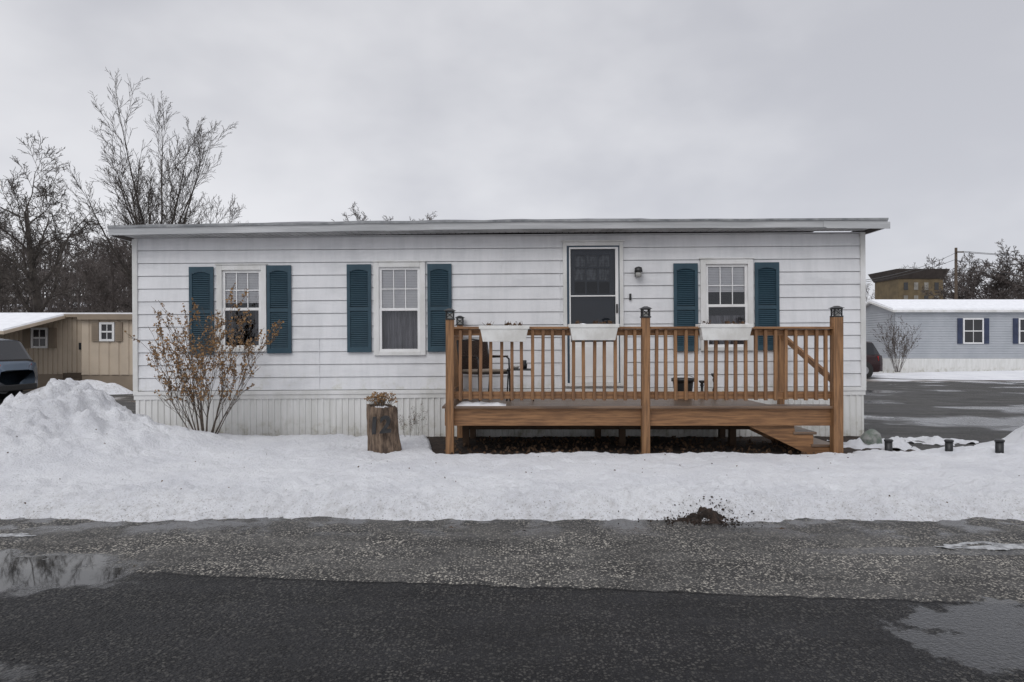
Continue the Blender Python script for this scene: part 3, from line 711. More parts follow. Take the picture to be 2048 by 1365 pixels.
def flower_box(pxa,pxb,pyt,pyb,label,seed):
    rr=random.Random(seed); dd=D-.05; xa,xb=X(pxa,dd),X(pxb,dd); zt,zb_=Z(pyt,dd),Z(pyb,dd); xm=(xa+xb)/2
    t=thing('flower_box',label,'planter',(xm,dd,zb_),'white flower boxes on the deck railing')
    m=MB(); yf,yb=dd-.105,dd+.105; tp_=.04
    def ring(z,i,k): return [(xa+i+k,yf+i*.6+k,z),(xb-i-k,yf+i*.6+k,z),(xb-i-k,yb-i*.6-k,z),(xa+i+k,yb-i*.6-k,z)]
    rings=[ring(zb_,tp_,0),ring(zt-.045,.008,0),ring(zt-.045,-.008,0),ring(zt,-.012,0),ring(zt,.005,.012),ring(zt-.05,.008,.014)]
    b0=len(m.v)
    for r_ in rings: m.v+=r_
    for k in range(len(rings)-1):
        for i in range(4): j=(i+1)%4; m.f.append((b0+k*4+i,b0+k*4+j,b0+k*4+4+j,b0+k*4+4+i))
    m.f.append((b0,b0+3,b0+2,b0+1)); e_=b0+(len(rings)-1)*4; m.f.append((e_,e_+1,e_+2,e_+3))
    for i in range(1,5):
        u=xa+.06+(xb-xa-.12)*i/5; m.hexa([(u-.006,yf+.026,zb_+.01),(u+.006,yf+.026,zb_+.01),(u+.006,yf+.04,zb_+.01),(u-.006,yf+.04,zb_+.01),(u-.006,yf+.002,zt-.05),(u+.006,yf+.002,zt-.05),(u+.006,yf+.02,zt-.05),(u-.006,yf+.02,zt-.05)])
    part('box',m,t,mPlanter,bevel=.004)
    s_=MB(); n=24
    for j in range(7):
        for i in range(n+1):
            u=i/n; v=j/6; x_=xa+.02+(xb-xa-.04)*u; y_=yf+.018+(yb-yf-.036)*v
            s_.v.append((x_,y_,zt-.028+.04*math.sin(math.pi*v)*(.5+.6*max(0,nz(x_*7,seed,y_*5)+.3))))
    for j in range(6):
        for i in range(n): k=j*(n+1)+i; s_.f.append((k,k+1,k+n+2,k+n+1))
    part('snow_layer',s_,t,mSnowClean,True)
    for c_ in (.15,.55,.72,.88):
        p=MB()
        for i in range(16):
            x_=xa+.03+(xb-xa-.06)*min(1,max(0,c_+rr.gauss(0,.035))); y_=rr.uniform(yf+.03,yb-.03)
            p.leaf((x_,y_,zt+rr.uniform(-.02,.035)),rr.uniform(.025,.055),rr)
            if i<5: p.tube((x_,y_,zt-.02),(x_+rr.gauss(0,.03),y_+rr.gauss(0,.02),zt+rr.uniform(.02,.07)),.003,.002,3)
        part('dead_plant',p,t,mDead)
flower_box(960,1057,652,684,'white plastic flower box with snow beside the chair',1)
flower_box(1138,1235,649,681,'white plastic flower box with snow before the door',2)
flower_box(1397,1500,649,681,'white plastic flower box with dead plants before the window',3)

def chair():
    cx,cy=X(968,9.85),9.85; t=thing('patio_chair','brown wicker patio chair with dark metal frame on the deck','chair',(cx,cy,FT),rot=(0,0,math.radians(38)))
    P=lambda x,y,z:(cx+x,cy+y,FT+z)
    fr=MB()
    for sx_ in (-1,1):
        x_=sx_*.27
        fr.path([P(x_,-.27,0),P(x_,-.25,.40),P(x_,-.24,.60),P(x_,-.18,.635),P(x_,.20,.62)],.013)
        fr.path([P(x_,.26,0),P(x_,.22,.42),P(x_*.98,.30,.86)],.013)
    fr.path([P(-.27,-.25,.40),P(.27,-.25,.40)],.012); fr.path([P(-.27,.22,.40),P(.27,.22,.40)],.012); fr.path([P(-.265,.30,.86),P(0,.31,.885),P(.265,.30,.86)],.013)
    part('frame',fr,t,mBlack,True)
    b=MB(); b.hexa([P(-.255,.229,.44),P(.255,.229,.44),P(.255,.233,.44),P(-.255,.233,.44),P(-.255,.299,.865),P(.255,.299,.865),P(.255,.303,.865),P(-.255,.303,.865)])
    for j in range(22):
        z=.44+j*.0195; y_=.225+(.30-.225)*j/21
        for i in range(14):
            x0=-.255+i*.0364; off=.006 if (i+j)%2 else -.004
            b.box(cx+x0+.001,cx+x0+.0355,cy+y_+off-.004,cy+y_+off+.004,FT+z,FT+z+.0185)
    part('backrest',b,t,mWicker)
    s_=MB(); s_.box(cx-.26,cx+.26,cy-.26,cy+.22,FT+.385,FT+.41); part('seat',s_,t,mWicker)
    s_=MB(); s_.box(cx-.25,cx+.25,cy-.25,cy+.20,FT+.411,FT+.45); part('seat_cushion',s_,t,mCush,bevel=.015)
    for sx_ in (-1,1):
        s_=MB(); s_.box(cx+sx_*.27-.025,cx+sx_*.27+.025,cy-.2,cy+.2,FT+.632,FT+.65); part('armrest',s_,t,mWicker,bevel=.008)
chair()
cx,cy=X(1040,9.95),9.95; TT=Z(738,9.95)
t=thing('side_table','small dark metal side table on the deck beside the chair','table',(cx,cy,FT))
m=MB(); m.box(cx-.19,cx+.19,cy-.19,cy+.19,TT-.02,TT); part('table_top',m,t,mBlack,bevel=.006)
for sx_ in (-1,1):
    for sy_ in (-1,1):
        m=MB(); m.tube((cx+sx_*.17,cy+sy_*.17,TT-.02),(cx+sx_*.19,cy+sy_*.19,FT),.011,.011,6); part('leg',m,t,mBlack,True)
def ringpot(name,label,cat,px,d,prof,mat,zb=None):
    x_=X(px,d); zb=FT if zb is None else zb; t=thing(name,label,cat,(x_,d,zb)); m=MB(); m.lathe(prof,(x_,d,zb),20); part('body',m,t,mat,True); return t,x_
ringpot('bowl','small white bowl on the dark side table','bowl',1032,9.9,[(.03,0),(.05,.03),(.06,.05),(.05,.045),(.02,.02)],mPlanter,TT)
ringpot('jar','small dark jar on the side table','jar',1049,9.95,[(.035,0),(.04,.06),(.03,.09),(.032,.12),(.028,.125)],mBlackPl,TT)
t,x_=ringpot('bucket','black ribbed plastic bucket standing on the deck floor','bucket',1366,10.3,[(.12,0),(.135,.1),(.15,.22),(.152,.25),(.172,.252),(.175,.30),(.16,.302),(.15,.26),(.10,.2)],mBlackPl)
m=MB(); pts=[(x_+.17*math.cos(a_),10.3-.02,FT+.28+.07*math.sin(a_)) for a_ in [math.pi*i/10 for i in range(11)]]; m.path(pts,.005,5); part('handle',m,t,mRim)
turn=[(.055,0),(.058,.015),(.03,.03),(.02,.06),(.032,.09),(.018,.12),(.016,.17),(.03,.2),(.02,.225),(.045,.25),(.048,.27),(.03,.272)]
ringpot('candlestick','short black turned candlestick on the deck floor','candlestick',1404,10.2,turn,mBlack)
ringpot('candlestick','tall black turned candlestick on the deck floor','candlestick',1429,10.25,[(r_*1.05,z_*1.38) for r_,z_ in turn],mBlack)
t,x_=ringpot('garden_figurine','small pale figurine with yellow green wings on the deck','figurine',1453,10.2,[(.04,0),(.055,.03),(.05,.08),(.03,.11),(.038,.14),(.03,.17),(.008,.185)],mPlanter)
m=MB(); m.hexa([(x_-.07,10.19,FT+.05),(x_-.03,10.17,FT+.04),(x_-.03,10.2,FT+.04),(x_-.07,10.2,FT+.05),(x_-.06,10.19,FT+.12),(x_-.03,10.17,FT+.11),(x_-.03,10.2,FT+.11),(x_-.06,10.2,FT+.12)]); part('wing',m,t,mYel)
mm=MB(); n=30; xa,xb=fx(912),fx(1012)
for j in range(9):
    for i in range(n+1):
        u=i/n; v=j/8; x_=xa+(xb-xa)*u; y_=D-.03+.42*v*(.7+.5*nz(u*3,7)); e_=min(u*8,(1-u)*6,v*5,(1-v)*4,1)
        mm.v.append((x_,y_,FT+.0+.03*max(0,e_)*(1+.8*fbm(x_*5,y_*5))))
for j in range(8):
    for i in range(n): k=j*(n+1)+i; mm.f.append((k,k+1,k+n+2,k+n+1))
solo('snow_patch',mm,mSnowClean,'stuff','leftover snow on the deck floorboards','snow',True)

# ================================================================ YARD THINGS
sxw,syw=X(768,8.85),8.85
st_=thing('tree_stump','weathered tree stump planter carved with the house number','stump',(sxw,syw,0))
m=MB(); prof=[]; HS=Z(812,8.85); n=72
def barkf(t,z): return 1+.04*math.sin(t*3+z*2)+.07*abs(math.sin(t*13+3*nz(t*2,z*3)))+.07*nz(math.cos(t)*4,math.sin(t)*4,z*7)+(.22*max(0,math.cos(t-.1))*max(0,.25-z)/.25)
for i in range(34):
    z=-.05+(HS+.05)*i/33; prof.append((.195-.01*z/HS,z))
prof+=[(.17,HS-.005),(.15,HS-.07),(.01,HS-.08)]
m.lathe(prof,(sxw,syw,0),n,barkf)
m.v=[(x_-.06*(z_/HS)*.6,y_,z_+(.08*((x_-sxw)*-1.2)+.03*nz(x_*15,y_*15) if z_>HS-.1 else 0)) for x_,y_,z_ in m.v]
mBarkSt=M('stump_bark',(.27,.195,.14),(.085,.060,.045),.95,11,1,30,(2.5,2.5,.5),dist=.04)
part('trunk',m,st_,mBarkSt,True)
s_=MB(); s_.lathe([(.15,0),(.13,.03),(.07,.055),(.01,.06)],(sxw-.035,syw,HS-.06),20,lambda t,z:1+.2*nz(math.cos(t),math.sin(t),z*9)); part('snow_layer',s_,st_,mSnowClean,True)
cu=bpy.data.curves.new('num','FONT'); cu.body='12'; cu.size=.29; cu.extrude=.014; cu.align_x='CENTER'; cu.shear=.15; cu.offset=.010
tmp=bpy.data.objects.new('tmp',cu); COL.objects.link(tmp); bpy.context.view_layer.update()
me=bpy.data.meshes.new_from_object(tmp.evaluated_get(bpy.context.evaluated_depsgraph_get())); bpy.data.objects.remove(tmp); me.materials.clear(); me.materials.append(mBlack)
me.name='house_number'
o=bpy.data.objects.new('house_number',me); link(o,st_); o.location=(-.01,-.238,Z(866,8.62)); o.rotation_euler=(math.radians(90),math.radians(-6),0)
mp=thing('potted_plant','dried tan flower clump growing from the stump hollow','plant',(sxw-.04,syw,HS-.04)); m=MB(); m2=MB(); rr=random.Random(3)
for i in range(80):
    a_=rr.uniform(0,6.28); r_=rr.uniform(.02,.22); h=rr.uniform(.06,.19); e_=(sxw-.05+r_*math.cos(a_),syw+r_*.7*math.sin(a_),HS-.02+h); m.tube((sxw-.04+r_*.3*math.cos(a_),syw+r_*.3*math.sin(a_),HS-.05),e_,.003,.002,3)
    for k in range(7): m2.leaf((e_[0]+rr.gauss(0,.012),e_[1]+rr.gauss(0,.012),e_[2]+rr.gauss(0,.01)),.025,rr)
part('stem',m,mp,mTwig); part('flower',m2,mp,mTan)
def shrub(name,label,loc,height,halfw,nst,seed,leafn,lsize,rad,mat=mTwig,lmat=mTan,skew=0,flat=.6,start=.36):
    rr=random.Random(seed); t=thing(name,label,'shrub',loc); a=MB(); b=MB(); B=Vector(loc)
    def rec(p,d,L,r,lv):
        n=7 if lv==0 else 4; q=p; dd=d
        for i in range(n):
            dd=(dd+Vector((rr.gauss(0,.06),rr.gauss(0,.06),rr.gauss(.015,.04)))).normalized(); q2=q+dd*L/n; r2=max(rad*.2,r*(1-.11*(i+1))); a.tube(q,q2,r,r2,5 if lv==0 else 3,False)
            if lv<3 and (i>=1 or lv>0):
                for k in range(2 if lv<1 else 1):
                    if rr.random()<(.72 if lv==0 else .6):
                        s_=Vector((rr.gauss(0,1),rr.gauss(0,1)*.8,rr.gauss(.3,.5))).normalized(); rec(q2,(dd+s_*.5).normalized(),L*rr.uniform(.3,.48),r2*.6,lv+1)
            q=q2; r=r2
            if leafn and lv>0 and q.z-B.z>height*start and rr.random()<leafn*(.25+.75*min(1,(q.z-B.z)/height)):
                for k in range(rr.choice((1,1,2,3))): b.leaf(q+Vector((rr.gauss(0,.02),rr.gauss(0,.02),rr.gauss(0,.02))),lsize*rr.uniform(.6,1.2),rr)
    for i in range(nst):
        u=-1+2*(i+.5)/nst+rr.gauss(0,.08); d=Vector((u*halfw/height*1.0+skew,rr.uniform(-flat,flat)*halfw/height,1)).normalized()
        rec(B+Vector((u*.15,rr.uniform(-.07,.07),0)),d,height*rr.uniform(.75,1.0)*(1-.08*abs(u)),rad*rr.uniform(.6,1.15),0)
    zt=max(v[2] for v in a.v)-loc[2]; k=height/zt
    for m in (a,b): m.v=[(loc[0]+(v[0]-loc[0])*k,loc[1]+(v[1]-loc[1])*k,loc[2]+(v[2]-loc[2])*k) for v in m.v]
    part('stem',a,t,mat)
    if b.v: part('leaf_cluster',b,t,lmat)
    return t
shrub('shrub','leggy leafless shrub with dried tan leaves before the home',(X(408,9.95),9.95,.03),2.38,1.25,14,12,.62,.060,.021,skew=-.03,start=.40)
shrub('twig_plant','small thin leafless twig plant beside the stump',(X(823,10.3),10.3,.03),.58,.13,4,9,.3,.02,.005,lmat=mDead)
shrub('shrub','rounded leafless shrub on the snow before the grey home',(X(1795,32),32,.2),2.75,1.25,16,22,.5,.06,.02,mat=mBarkHaze,lmat=mTwig)
sx0,sy0=X(1744,9.9),9.9
t=thing('stone','grey stone with green moss beside the home corner','rock',(sx0,sy0,0)); m=MB()
m.lathe([(.10,-.02),(.15,.04),(.15,.12),(.11,.2),(.04,.25),(.01,.26)],(sx0,sy0,0),18,lambda t_,z:1+.35*nz(math.cos(t_)*1.4,math.sin(t_)*1.4,z*5)); part('body',m,t,mRock)
for px,d,h in ((1777,8.7,.15),(1898,8.6,.14),(1999,8.2,.16)):
    x_=X(px,d); z_=max(0,snow_h(x_,d)); t=thing('path_light','short black solar path light sunk in snow','lamp',(x_,d,z_),'black path lights in the snow')
    m=MB(); m.lathe([(.045,-.12),(.045,h-.03)],(x_,d,z_),16); part('body',m,t,mBlackPl,True)
    m=MB(); m.lathe([(.052,h-.029),(.055,h-.01),(.04,h)],(x_,d,z_),16); part('lamp_cap',m,t,mBlack)
dm=MB(); n=60; rr=random.Random(5); cxd,cyd=X(1398,5.8),5.74
for j in range(25):
    for i in range(n+1):
        u=-1+2*i/n; v=-1+2*j/24; e_=max(0,1-u*u-v*v); x_=cxd+u*.24; y_=cyd+v*.13
        base=max(0.0,snow_h(x_,y_))
        dm.v.append((x_,y_,base-.03+e_**.8*.055+.08*fbm(x_*9,y_*11,4,4)*e_))
for j in range(24):
    for i in range(n): k=j*(n+1)+i; dm.f.append((k,k+1,k+n+2,k+n+1))
for i in range(420):
    x_=cxd+rr.gauss(0,.22); y_=cyd+rr.gauss(-.02,.09); dm.leaf((x_,y_,max(0.0,snow_h(x_,y_))+.006+rr.random()*.02),rr.uniform(.008,.03),rr)
solo('dirt_clump',dm,mSoil,'stuff','clump of dark dirt and turf at the snow edge','dirt')
# scattered twigs and leaves on the snow
lt=MB()
for i in range(90):
    x_=rr.uniform(-6,6.5); y_=rr.uniform(5.9,8.6); lt.leaf((x_,y_,max(0,snow_h(x_,y_))+.006),rr.uniform(.01,.03),rr)
solo('leaf_litter',lt,mDead,'stuff','scattered leaf bits lying on the snow','leaves')

# ================================================================ NEIGHBOURS
def nwin(home,xa,xb,y,za,zb_,shc=None,sw=0):
    m=MB(); f=.07; m.box(xa,xa+f,y-.05,y,za,zb_); m.box(xb-f,xb,y-.05,y,za,zb_); m.box(xa+f,xb-f,y-.05,y,za,za+f); m.box(xa+f,xb-f,y-.05,y,zb_-f,zb_); zm=(za+zb_)/2; m.box(xa+f,xb-f,y-.045,y,zm-.025,zm+.025); xm=(xa+xb)/2; m.box(xm-.012,xm+.012,y-.035,y-.01,za+f,zb_-f)
    w=part('window',m,home,mVinyl); m=MB(); m.poly((xa+f,y-.02,za+f),(xb-f,y-.02,za+f),(xb-f,y-.02,zb_-f),(xa+f,y-.02,zb_-f)); part('glass_pane',m,w,mDarkGl)
    if shc:
        for a,b in ((xa-sw-.03,xa-.03),(xb+.03,xb+sw+.03)):
            m=MB(); m.box(a,b,y-.04,y,za,zb_)
            z=za+.06
            while z<zb_-.06: m.box(a+.03,b-.03,y-.052,y-.04,z,z+.03); z+=.07
            part('shutter',m,home,shc)
GY=36.0; gx0=X(1790,GY); GL=13.5; GD=4.4; EV=Z(623,GY)
t=thing('mobile_home','grey sided mobile home with navy shutters and snowy roof','house',(gx0+GL/2,GY,0))
m=MB(); z=.75
while z<EV:
    z1=min(z+.13,EV)
    for (p,q) in (((gx0,GY),(gx0+GL,GY)),((gx0,GY+GD),(gx0,GY)),((gx0+GL,GY),(gx0+GL,GY+GD)),((gx0+GL,GY+GD),(gx0,GY+GD))):
        nrm=Vector((q[1]-p[1],-(q[0]-p[0]),0)).normalized()*.02
        m.poly((p[0]+nrm.x,p[1]+nrm.y,z+.012),(q[0]+nrm.x,q[1]+nrm.y,z+.012),(q[0],q[1],z1),(p[0],p[1],z1)); m.poly((p[0],p[1],z),(q[0],q[1],z),(q[0]+nrm.x,q[1]+nrm.y,z+.012),(p[0]+nrm.x,p[1]+nrm.y,z+.012))
    z=z1
RZ=EV+.55
m.poly((gx0,GY,EV),(gx0,GY+GD,EV),(gx0,GY+GD/2,RZ)); m.poly((gx0+GL,GY,EV),(gx0+GL,GY+GD,EV),(gx0+GL,GY+GD/2,RZ))
part('wall',m,t,mGreyHome)
m=MB(); m.box(gx0-.01,gx0+GL+.01,GY-.03,GY+GD+.03,-.05,.75); part('skirting',m,t,mSkirt)
m=MB(); o_=.22
for sgn in (0,1):
    ya=GY-o_ if sgn==0 else GY+GD+o_; ym=GY+GD/2
    m.hexa([(gx0-o_,ya,EV-.06),(gx0+GL+o_,ya,EV-.06),(gx0+GL+o_,ym,RZ+.02),(gx0-o_,ym,RZ+.02),(gx0-o_,ya,EV+.05),(gx0+GL+o_,ya,EV+.05),(gx0+GL+o_,ym,RZ+.12),(gx0-o_,ym,RZ+.12)])
rf=part('roof',m,t,mTrim)
m=MB()
for sgn in (0,1):
    ya=GY-o_+.05 if sgn==0 else GY+GD+o_-.05; ym=GY+GD/2
    m.hexa([(gx0-o_+.03,ya,EV+.06),(gx0+GL+o_-.03,ya,EV+.06),(gx0+GL+o_-.03,ym,RZ+.121),(gx0-o_+.03,ym,RZ+.121),(gx0-o_+.05,ya+.03*(1-2*sgn),EV+.14),(gx0+GL+o_-.05,ya+.03*(1-2*sgn),EV+.14),(gx0+GL+o_-.05,ym,RZ+.22),(gx0-o_+.05,ym,RZ+.22)])
part('snow_layer',m,rf,mSnowClean)
nwin(t,X(1925,GY),X(1966,GY),GY-.021,Z(688,GY),Z(637,GY),mNavy,.26); nwin(t,X(2036,GY),X(2077,GY),GY-.021,Z(688,GY),Z(637,GY),mNavy,.26)
BY=22.0
def bx(p): return X(p,BY)
def bz(p): return Z(p,BY)
t=thing('mobile_home','beige ribbed mobile home with tan skirting and carport','house',(bx(100),BY,0))
m=MB()
def ribbox(m,x0,x1,y0,y1,z0,z1,pitch=.16):
    x=x0
    while x<x1-.001:
        p=min(pitch,x1-x)
        for (u0,d0),(u1,d1) in zip([(0,0),(.7,0),(.8,.03),(.95,.03),(1,0)],[(.7,0),(.8,.03),(.95,.03),(1,0)]):
            m.poly((x+u0*p,y0+d0,z0),(x+u1*p,y0+d1,z0),(x+u1*p,y0+d1,z1),(x+u0*p,y0+d0,z1))
        x+=p
    m.poly((x0,y1,z0),(x1,y1,z0),(x1,y1,z1),(x0,y1,z1))
    for xx in (x0,x1): m.poly((xx,y0,z0),(xx,y1,z0),(xx,y1,z1),(xx,y0,z1))
zt,zb_=bz(634),bz(750)
ribbox(m,bx(-420),bx(163),BY+.5,BY+5,zb_,zt); ribbox(m,bx(163),bx(420),BY,BY+5,zb_,bz(640),.32)
part('wall',m,t,mBeige)
m=MB(); m.box(bx(-420),bx(163),BY+.52,BY+5,-.05,zb_); m.box(bx(163),bx(420),BY+.03,BY+5,-.05,zb_); part('skirting',m,t,mTanSk)
m=MB(); m.box(bx(-430),bx(163)-.0,BY+.3,BY+5.2,zt,zt+.10); m.box(bx(160),bx(425),BY-.15,BY+5.21,bz(640),bz(629)); rf=part('roof',m,t,mTanSk)
m=MB(); m.box(bx(-425),bx(162),BY+.35,BY+5.1,zt+.101,zt+.15); m.box(bx(163),bx(422),BY-.1,BY+5.1,bz(629)+.001,bz(626)); part('snow_layer',m,rf,mSnowClean)
nwin(t,bx(200),bx(230),BY-.002,bz(683),bz(645),mTanSk,.22); nwin(t,bx(42),bx(76),BY+.49,bz(697),bz(655),mTanSk,.25)
m=MB(); m.box(bx(140),bx(156),BY+.44,BY+.49,bz(700),bz(686)); part('name_plate',m,t,mBlackPl)
xa,xb=bx(-320),bx(118); ya=19.6; zf,zk=1.78,2.38
m=MB(); m.hexa([(xa,ya,zf),(xb,ya,zf),(xb,BY+.49,zk),(xa,BY+.49,zk),(xa,ya,zf+.09),(xb,ya,zf+.09),(xb,BY+.49,zk+.09),(xa,BY+.49,zk+.09)])
cp=part('carport_roof',m,t,mBeige)
m=MB(); m.hexa([(xa,ya+.03,zf+.10),(xb-.03,ya+.03,zf+.10),(xb-.03,BY+.45,zk+.092),(xa,BY+.45,zk+.092),(xa,ya+.06,zf+.15),(xb-.06,ya+.06,zf+.15),(xb-.06,BY+.45,zk+.15),(xa,BY+.45,zk+.15)]); part('snow_layer',m,cp,mSnowClean)
for px in (-290,-110,-12):
    m=MB(); m.tube((bx(px),ya+.2,0),(bx(px),ya+.2,zf+.03),.03,.03,8); part('carport_post',m,t,mTrim)
m=MB()
for i in range(3): m.box(bx(118),bx(162),BY+.49-.3*(i+1),BY+.49-.3*i,0,.56-.18*i)
part('step',m,t,mPole)

def car(label,loc,rz,col):
    t=thing('parked_car',label,'car',loc,rot=(0,0,rz)); L=Vector(loc)
    mp_,nt,bs=newmat('car_paint'); n=noi(nt,mapped(nt),3,3); nt.links.new(mixc(nt,n,col,tuple(c*.8 for c in col)),bs.inputs['Base Color']); bs.inputs['Roughness'].default_value=.25; bs.inputs['Metallic'].default_value=.4
    def loft(st):
        m=MB(); k=len(st[0])
        for r_ in st: m.v+=[(L.x+a,L.y+b,L.z+c) for a,b,c in r_]
        for i in range(len(st)-1):
            for j in range(k-1): m.f.append((i*k+j,i*k+j+1,(i+1)*k+j+1,(i+1)*k+j))
        m.f.append(tuple(range(k))); m.f.append(tuple((len(st)-1)*k+k-1-j for j in range(k))); return m
    low=[(-2.27,.62,.45,.80),(-2.22,.80,.36,1.0),(-2.0,.88,.28,1.06),(-1.4,.91,.24,1.05),(0,.92,.24,1.03),(1.1,.91,.24,1.02),(1.7,.88,.26,.96),(2.1,.82,.3,.86),(2.26,.70,.38,.74),(2.3,.5,.45,.62)]
    st=[[(x,-w,zb),(x,-w-.02,zb+(zt-zb)*.4),(x,-w,zb+(zt-zb)*.75),(x,-w*.93,zt),(x,-w*.6,zt+.03),(x,w*.6,zt+.03),(x,w*.93,zt),(x,w,zb+(zt-zb)*.75),(x,w+.02,zb+(zt-zb)*.4),(x,w,zb)] for x,w,zb,zt in low]
    part('body',loft(st),t,mp_,True)
    cab=[(-2.12,.80,1.03,.74,1.10),(-1.85,.84,1.03,.69,1.58),(-1.0,.86,1.03,.70,1.68),(0.0,.86,1.02,.69,1.67),(.45,.86,1.02,.67,1.60),(1.25,.80,1.0,.74,1.05)]
    st=[[(x,-wb,zb),(x,-wt,zt-.03),(x,-wt*.85,zt),(x,wt*.85,zt),(x,wt,zt-.03),(x,wb,zb)] for x,wb,zb,wt,zt in cab]
    part('window_glass',loft(st),t,mDarkGl)
    rf_=[[(x,-wt-.01,zt-.035),(x,-wt*.86,zt+.012),(x,wt*.86,zt+.012),(x,wt+.01,zt-.035)] for x,wb,zb,wt,zt in cab[1:5]]
    part('roof',loft(rf_),t,mp_,True)
    for sy_ in (-1,1):
        for x0,x1 in ((-1.0,-.95),(.1,.02)):
            m=MB(); m.tube((L.x+x0,L.y+sy_*.87,1.03+L.z),(L.x+x1,L.y+sy_*.70,1.66+L.z),.035,.03,6); part('pillar',m,t,mBlackPl)
        m=MB(); m.tube((L.x+1.2,L.y+sy_*.82,1.02+L.z),(L.x+.45,L.y+sy_*.68,1.61+L.z),.035,.03,6); part('pillar',m,t,mp_)
        m=MB(); m.hexa([(L.x+a,L.y+sy_*b,L.z+c) for a,b,c in ((-2.24,.55,.78),(-2.0,.905,.78),(-1.97,.86,.78),(-2.2,.5,.78),(-2.24,.55,.98),(-2.0,.895,.98),(-1.97,.86,.98),(-2.2,.5,.98))]); part('tail_light',m,t,mRed)
        m=MB(); m.hexa([(L.x+a,L.y+sy_*b,L.z+c) for a,b,c in ((2.26,.5,.62),(2.06,.85,.64),(1.95,.8,.64),(2.2,.45,.62),(2.25,.5,.74),(2.02,.85,.82),(1.95,.8,.82),(2.18,.45,.74))]); part('headlight',m,t,mLampGl)
        for x0 in (-1.35,1.4):
            m=MB(); m.lathe([(.2,-.11),(.33,-.11),(.345,-.08),(.345,.08),(.33,.11),(.2,.11)],(L.x+x0,L.y+sy_*.84,L.z+.345),24,axis='y'); w=part('wheel',m,t,mTire,True)
            m=MB(); m.lathe([(.02,-.125),(.05,-.12),(.19,-.115),(.2,-.1),(.2,.1),(.19,.115),(.02,.125)],(L.x+x0,L.y+sy_*.84,L.z+.345),10,axis='y'); part('rim',m,w,mRim)
            m=MB(); m.lathe([(.39,-.012),(.40,0),(.39,.012)],(L.x+x0,L.y+sy_*.925,L.z+.345),24,axis='y'); part('wheel_arch',m,t,mBlackPl)
    m=MB(); m.box(L.x-2.29,L.x-2.2,L.y-.7,L.y+.7,L.z+.3,L.z+.46); part('bumper',m,t,mBlackPl,bevel=.02)
    m=MB(); m.box(L.x+2.2,L.x+2.315,L.y-.6,L.y+.6,L.z+.3,L.z+.44); part('bumper',m,t,mBlackPl,bevel=.02)
car('blue grey crossover car parked by the carport',(X(38,17.6)-2.3,17.6,0),math.pi,(.09,.125,.175))
car('dark red car parked in the driveway',(X(1745,31)-2.2,31.0,0),math.pi,(.03,.012,.014))

TY=92; a,b=X(1797,TY),X(1886,TY)
t=thing('brick_building','square ochre brick building with dark overhanging roof','building',((a+b)/2,TY,0))
m=MB(); m.box(a,b,TY,TY+6,0,Z(558,TY)); part('wall',m,t,mBrick)
m=MB(); zr0,zr1=Z(558,TY),Z(539,TY)
m.hexa([(a-.1,TY-.1,zr0),(b+.1,TY-.1,zr0),(b+.1,TY+6.1,zr0),(a-.1,TY+6.1,zr0),(a-.6,TY-.6,zr1),(b+.6,TY-.6,zr1),(b+.6,TY+6.8,zr1),(a-.6,TY+6.8,zr1)]); part('roof',m,t,mDarkRoof)
for r_ in range(5):
    for c in range(4):
        xa=a+.7+c*1.38; z0=zr0-1.5-r_*1.75
        m=MB(); m.box(xa,xa+.55,TY-.05,TY-.01,z0,z0+1.0); part('window',m,t,mDarkGl if (r_+c)%3==0 else mBrickW)
hx,hy=X(130,85),85; hz0=terrain_z(hx,hy)
t=thing('far_house','small distant house with snowy roof among woods','house',(hx,hy,hz0))
m=MB(); m.box(hx-2,hx+2,hy,hy+5,hz0-1,hz0+1.9); part('wall',m,t,mDarkRoof)
m=MB(); m.hexa([(hx-2.3,hy-.3,hz0+1.8),(hx+2.3,hy-.3,hz0+1.8),(hx+2.3,hy+5,hz0+2.6),(hx-2.3,hy+5,hz0+2.6),(hx-2.3,hy-.3,hz0+2.0),(hx+2.3,hy-.3,hz0+2.0),(hx+2.3,hy+5,hz0+2.8),(hx-2.3,hy+5,hz0+2.8)]); part('roof',m,t,mSnowClean)
UY=60; ux=X(1912,UY)
t=thing('utility_pole','wooden utility pole with overhead wires','utility pole',(ux,UY,0)); zt=Z(496,UY)
m=MB(); m.tube((ux,UY,0),(ux,UY,zt),.16,.11,10); part('pole',m,t,mPole,True)
m=MB(); m.box(ux-.12,ux+.55,UY-.2,UY-.11,zt-.45,zt-.34); part('bracket',m,t,mPole)
m=MB()
def sag(p,q,s_):
    pts=[]
    for i in range(17):
        u=i/16; pts.append((p[0]+(q[0]-p[0])*u,p[1]+(q[1]-p[1])*u,p[2]+(q[2]-p[2])*u-s_*4*u*(1-u)))
    return pts
for dz,ox in ((0,0),(0.05,.5),(-.8,0),(-1.6,0)):
    m.path(sag((ux+ox,UY-.16,zt-.38+dz),(ux+ox+30,UY+6,zt+.6+dz),.6),.024,3)
m.path(sag((ux,UY-.1,zt-.4),(ux-24,UY-26,4.4),.5),.02,3); m.path(sag((ux,UY-.1,zt-1.0),(ux-26,UY-20,4.8),.8),.02,3)
part('wire',m,t,mBlackPl)

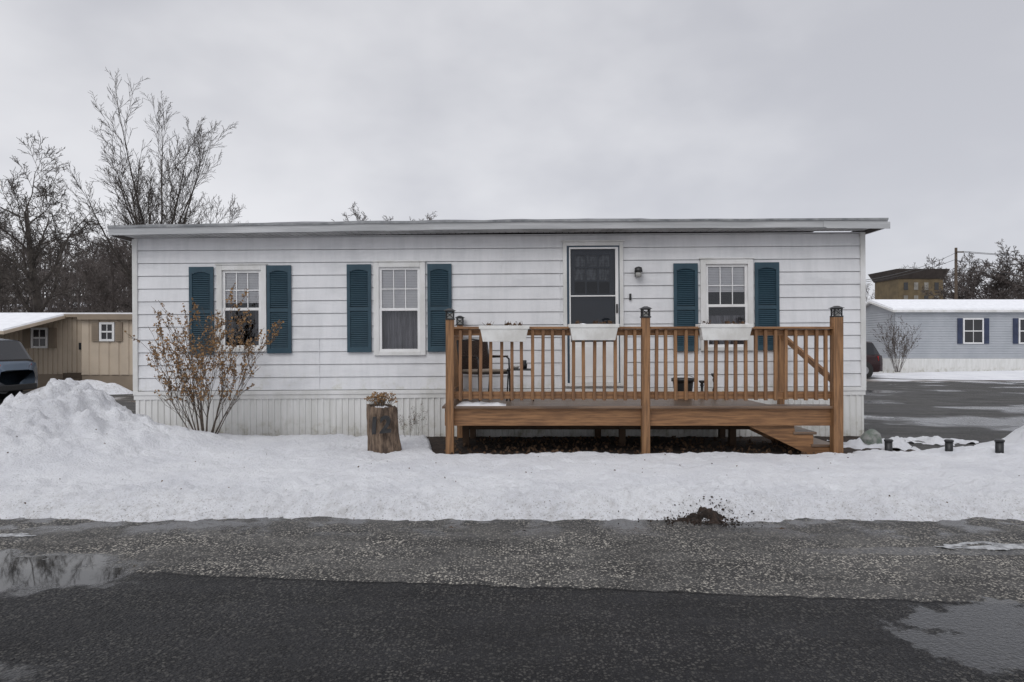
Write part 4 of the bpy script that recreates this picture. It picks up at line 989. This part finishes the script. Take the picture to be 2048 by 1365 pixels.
# ================================================================ WORLD, LIGHT, CAMERA
w=bpy.data.worlds.new('World'); scene.world=w; w.use_nodes=True; nt=w.node_tree; nt.nodes.clear()
out=nt.nodes.new('ShaderNodeOutputWorld'); SE=math.radians(42)
sky=nt.nodes.new('ShaderNodeTexSky'); sky.sky_type='NISHITA'; sky.sun_disc=False; sky.sun_elevation=SE; sky.sun_rotation=math.radians(205)
b1=nt.nodes.new('ShaderNodeBackground'); b1.inputs[1].default_value=.08; nt.links.new(sky.outputs[0],b1.inputs[0])
tc=nt.nodes.new('ShaderNodeTexCoord'); mp=nt.nodes.new('ShaderNodeMapping'); mp.inputs['Scale'].default_value=(1,1,1.8); mp.inputs['Location'].default_value=(.35,.1,.6); nt.links.new(tc.outputs['Generated'],mp.inputs[0])
n=noi(nt,mp.outputs[0],1.6,5,.5); n2=noi(nt,mp.outputs[0],5,4,.5)
nn=math_(nt,'ADD',math_(nt,'MULTIPLY',n,.8),math_(nt,'MULTIPLY',n2,.2))
cl=mixc(nt,ramp(nt,nn,0,1,.36,.62),(.60,.607,.655),(.83,.832,.865))
sp=nt.nodes.new('ShaderNodeSeparateXYZ'); nt.links.new(tc.outputs['Generated'],sp.inputs[0])
k=ramp(nt,sp.outputs[2],1.0,1.62,.5,.95)
low=ramp(nt,sp.outputs[2],1.06,.94,.0,.42); k=math_(nt,'MULTIPLY',k,low)
b2=nt.nodes.new('ShaderNodeBackground'); nt.links.new(cl,b2.inputs[0]); nt.links.new(k,b2.inputs[1])
mx=nt.nodes.new('ShaderNodeMixShader'); mx.inputs[0].default_value=.93; nt.links.new(b1.outputs[0],mx.inputs[1]); nt.links.new(b2.outputs[0],mx.inputs[2]); nt.links.new(mx.outputs[0],out.inputs[0])
sl=bpy.data.lights.new('sun','SUN'); sl.energy=.9; sl.angle=math.radians(32); sl.color=(1,.985,.96); so_=bpy.data.objects.new('sun',sl); COL.objects.link(so_)
so_.rotation_euler=(math.radians(48),0,math.radians(-25))
cam=bpy.data.cameras.new('camera'); cam.sensor_width=36; cam.lens=36*F/2048; cam.shift_y=7.5/2048; cam.clip_end=3000; cam.clip_start=.05
co=bpy.data.objects.new('camera',cam); COL.objects.link(co); co.location=(0,0,CZ); co.rotation_euler=(math.radians(90),0,0); scene.camera=co
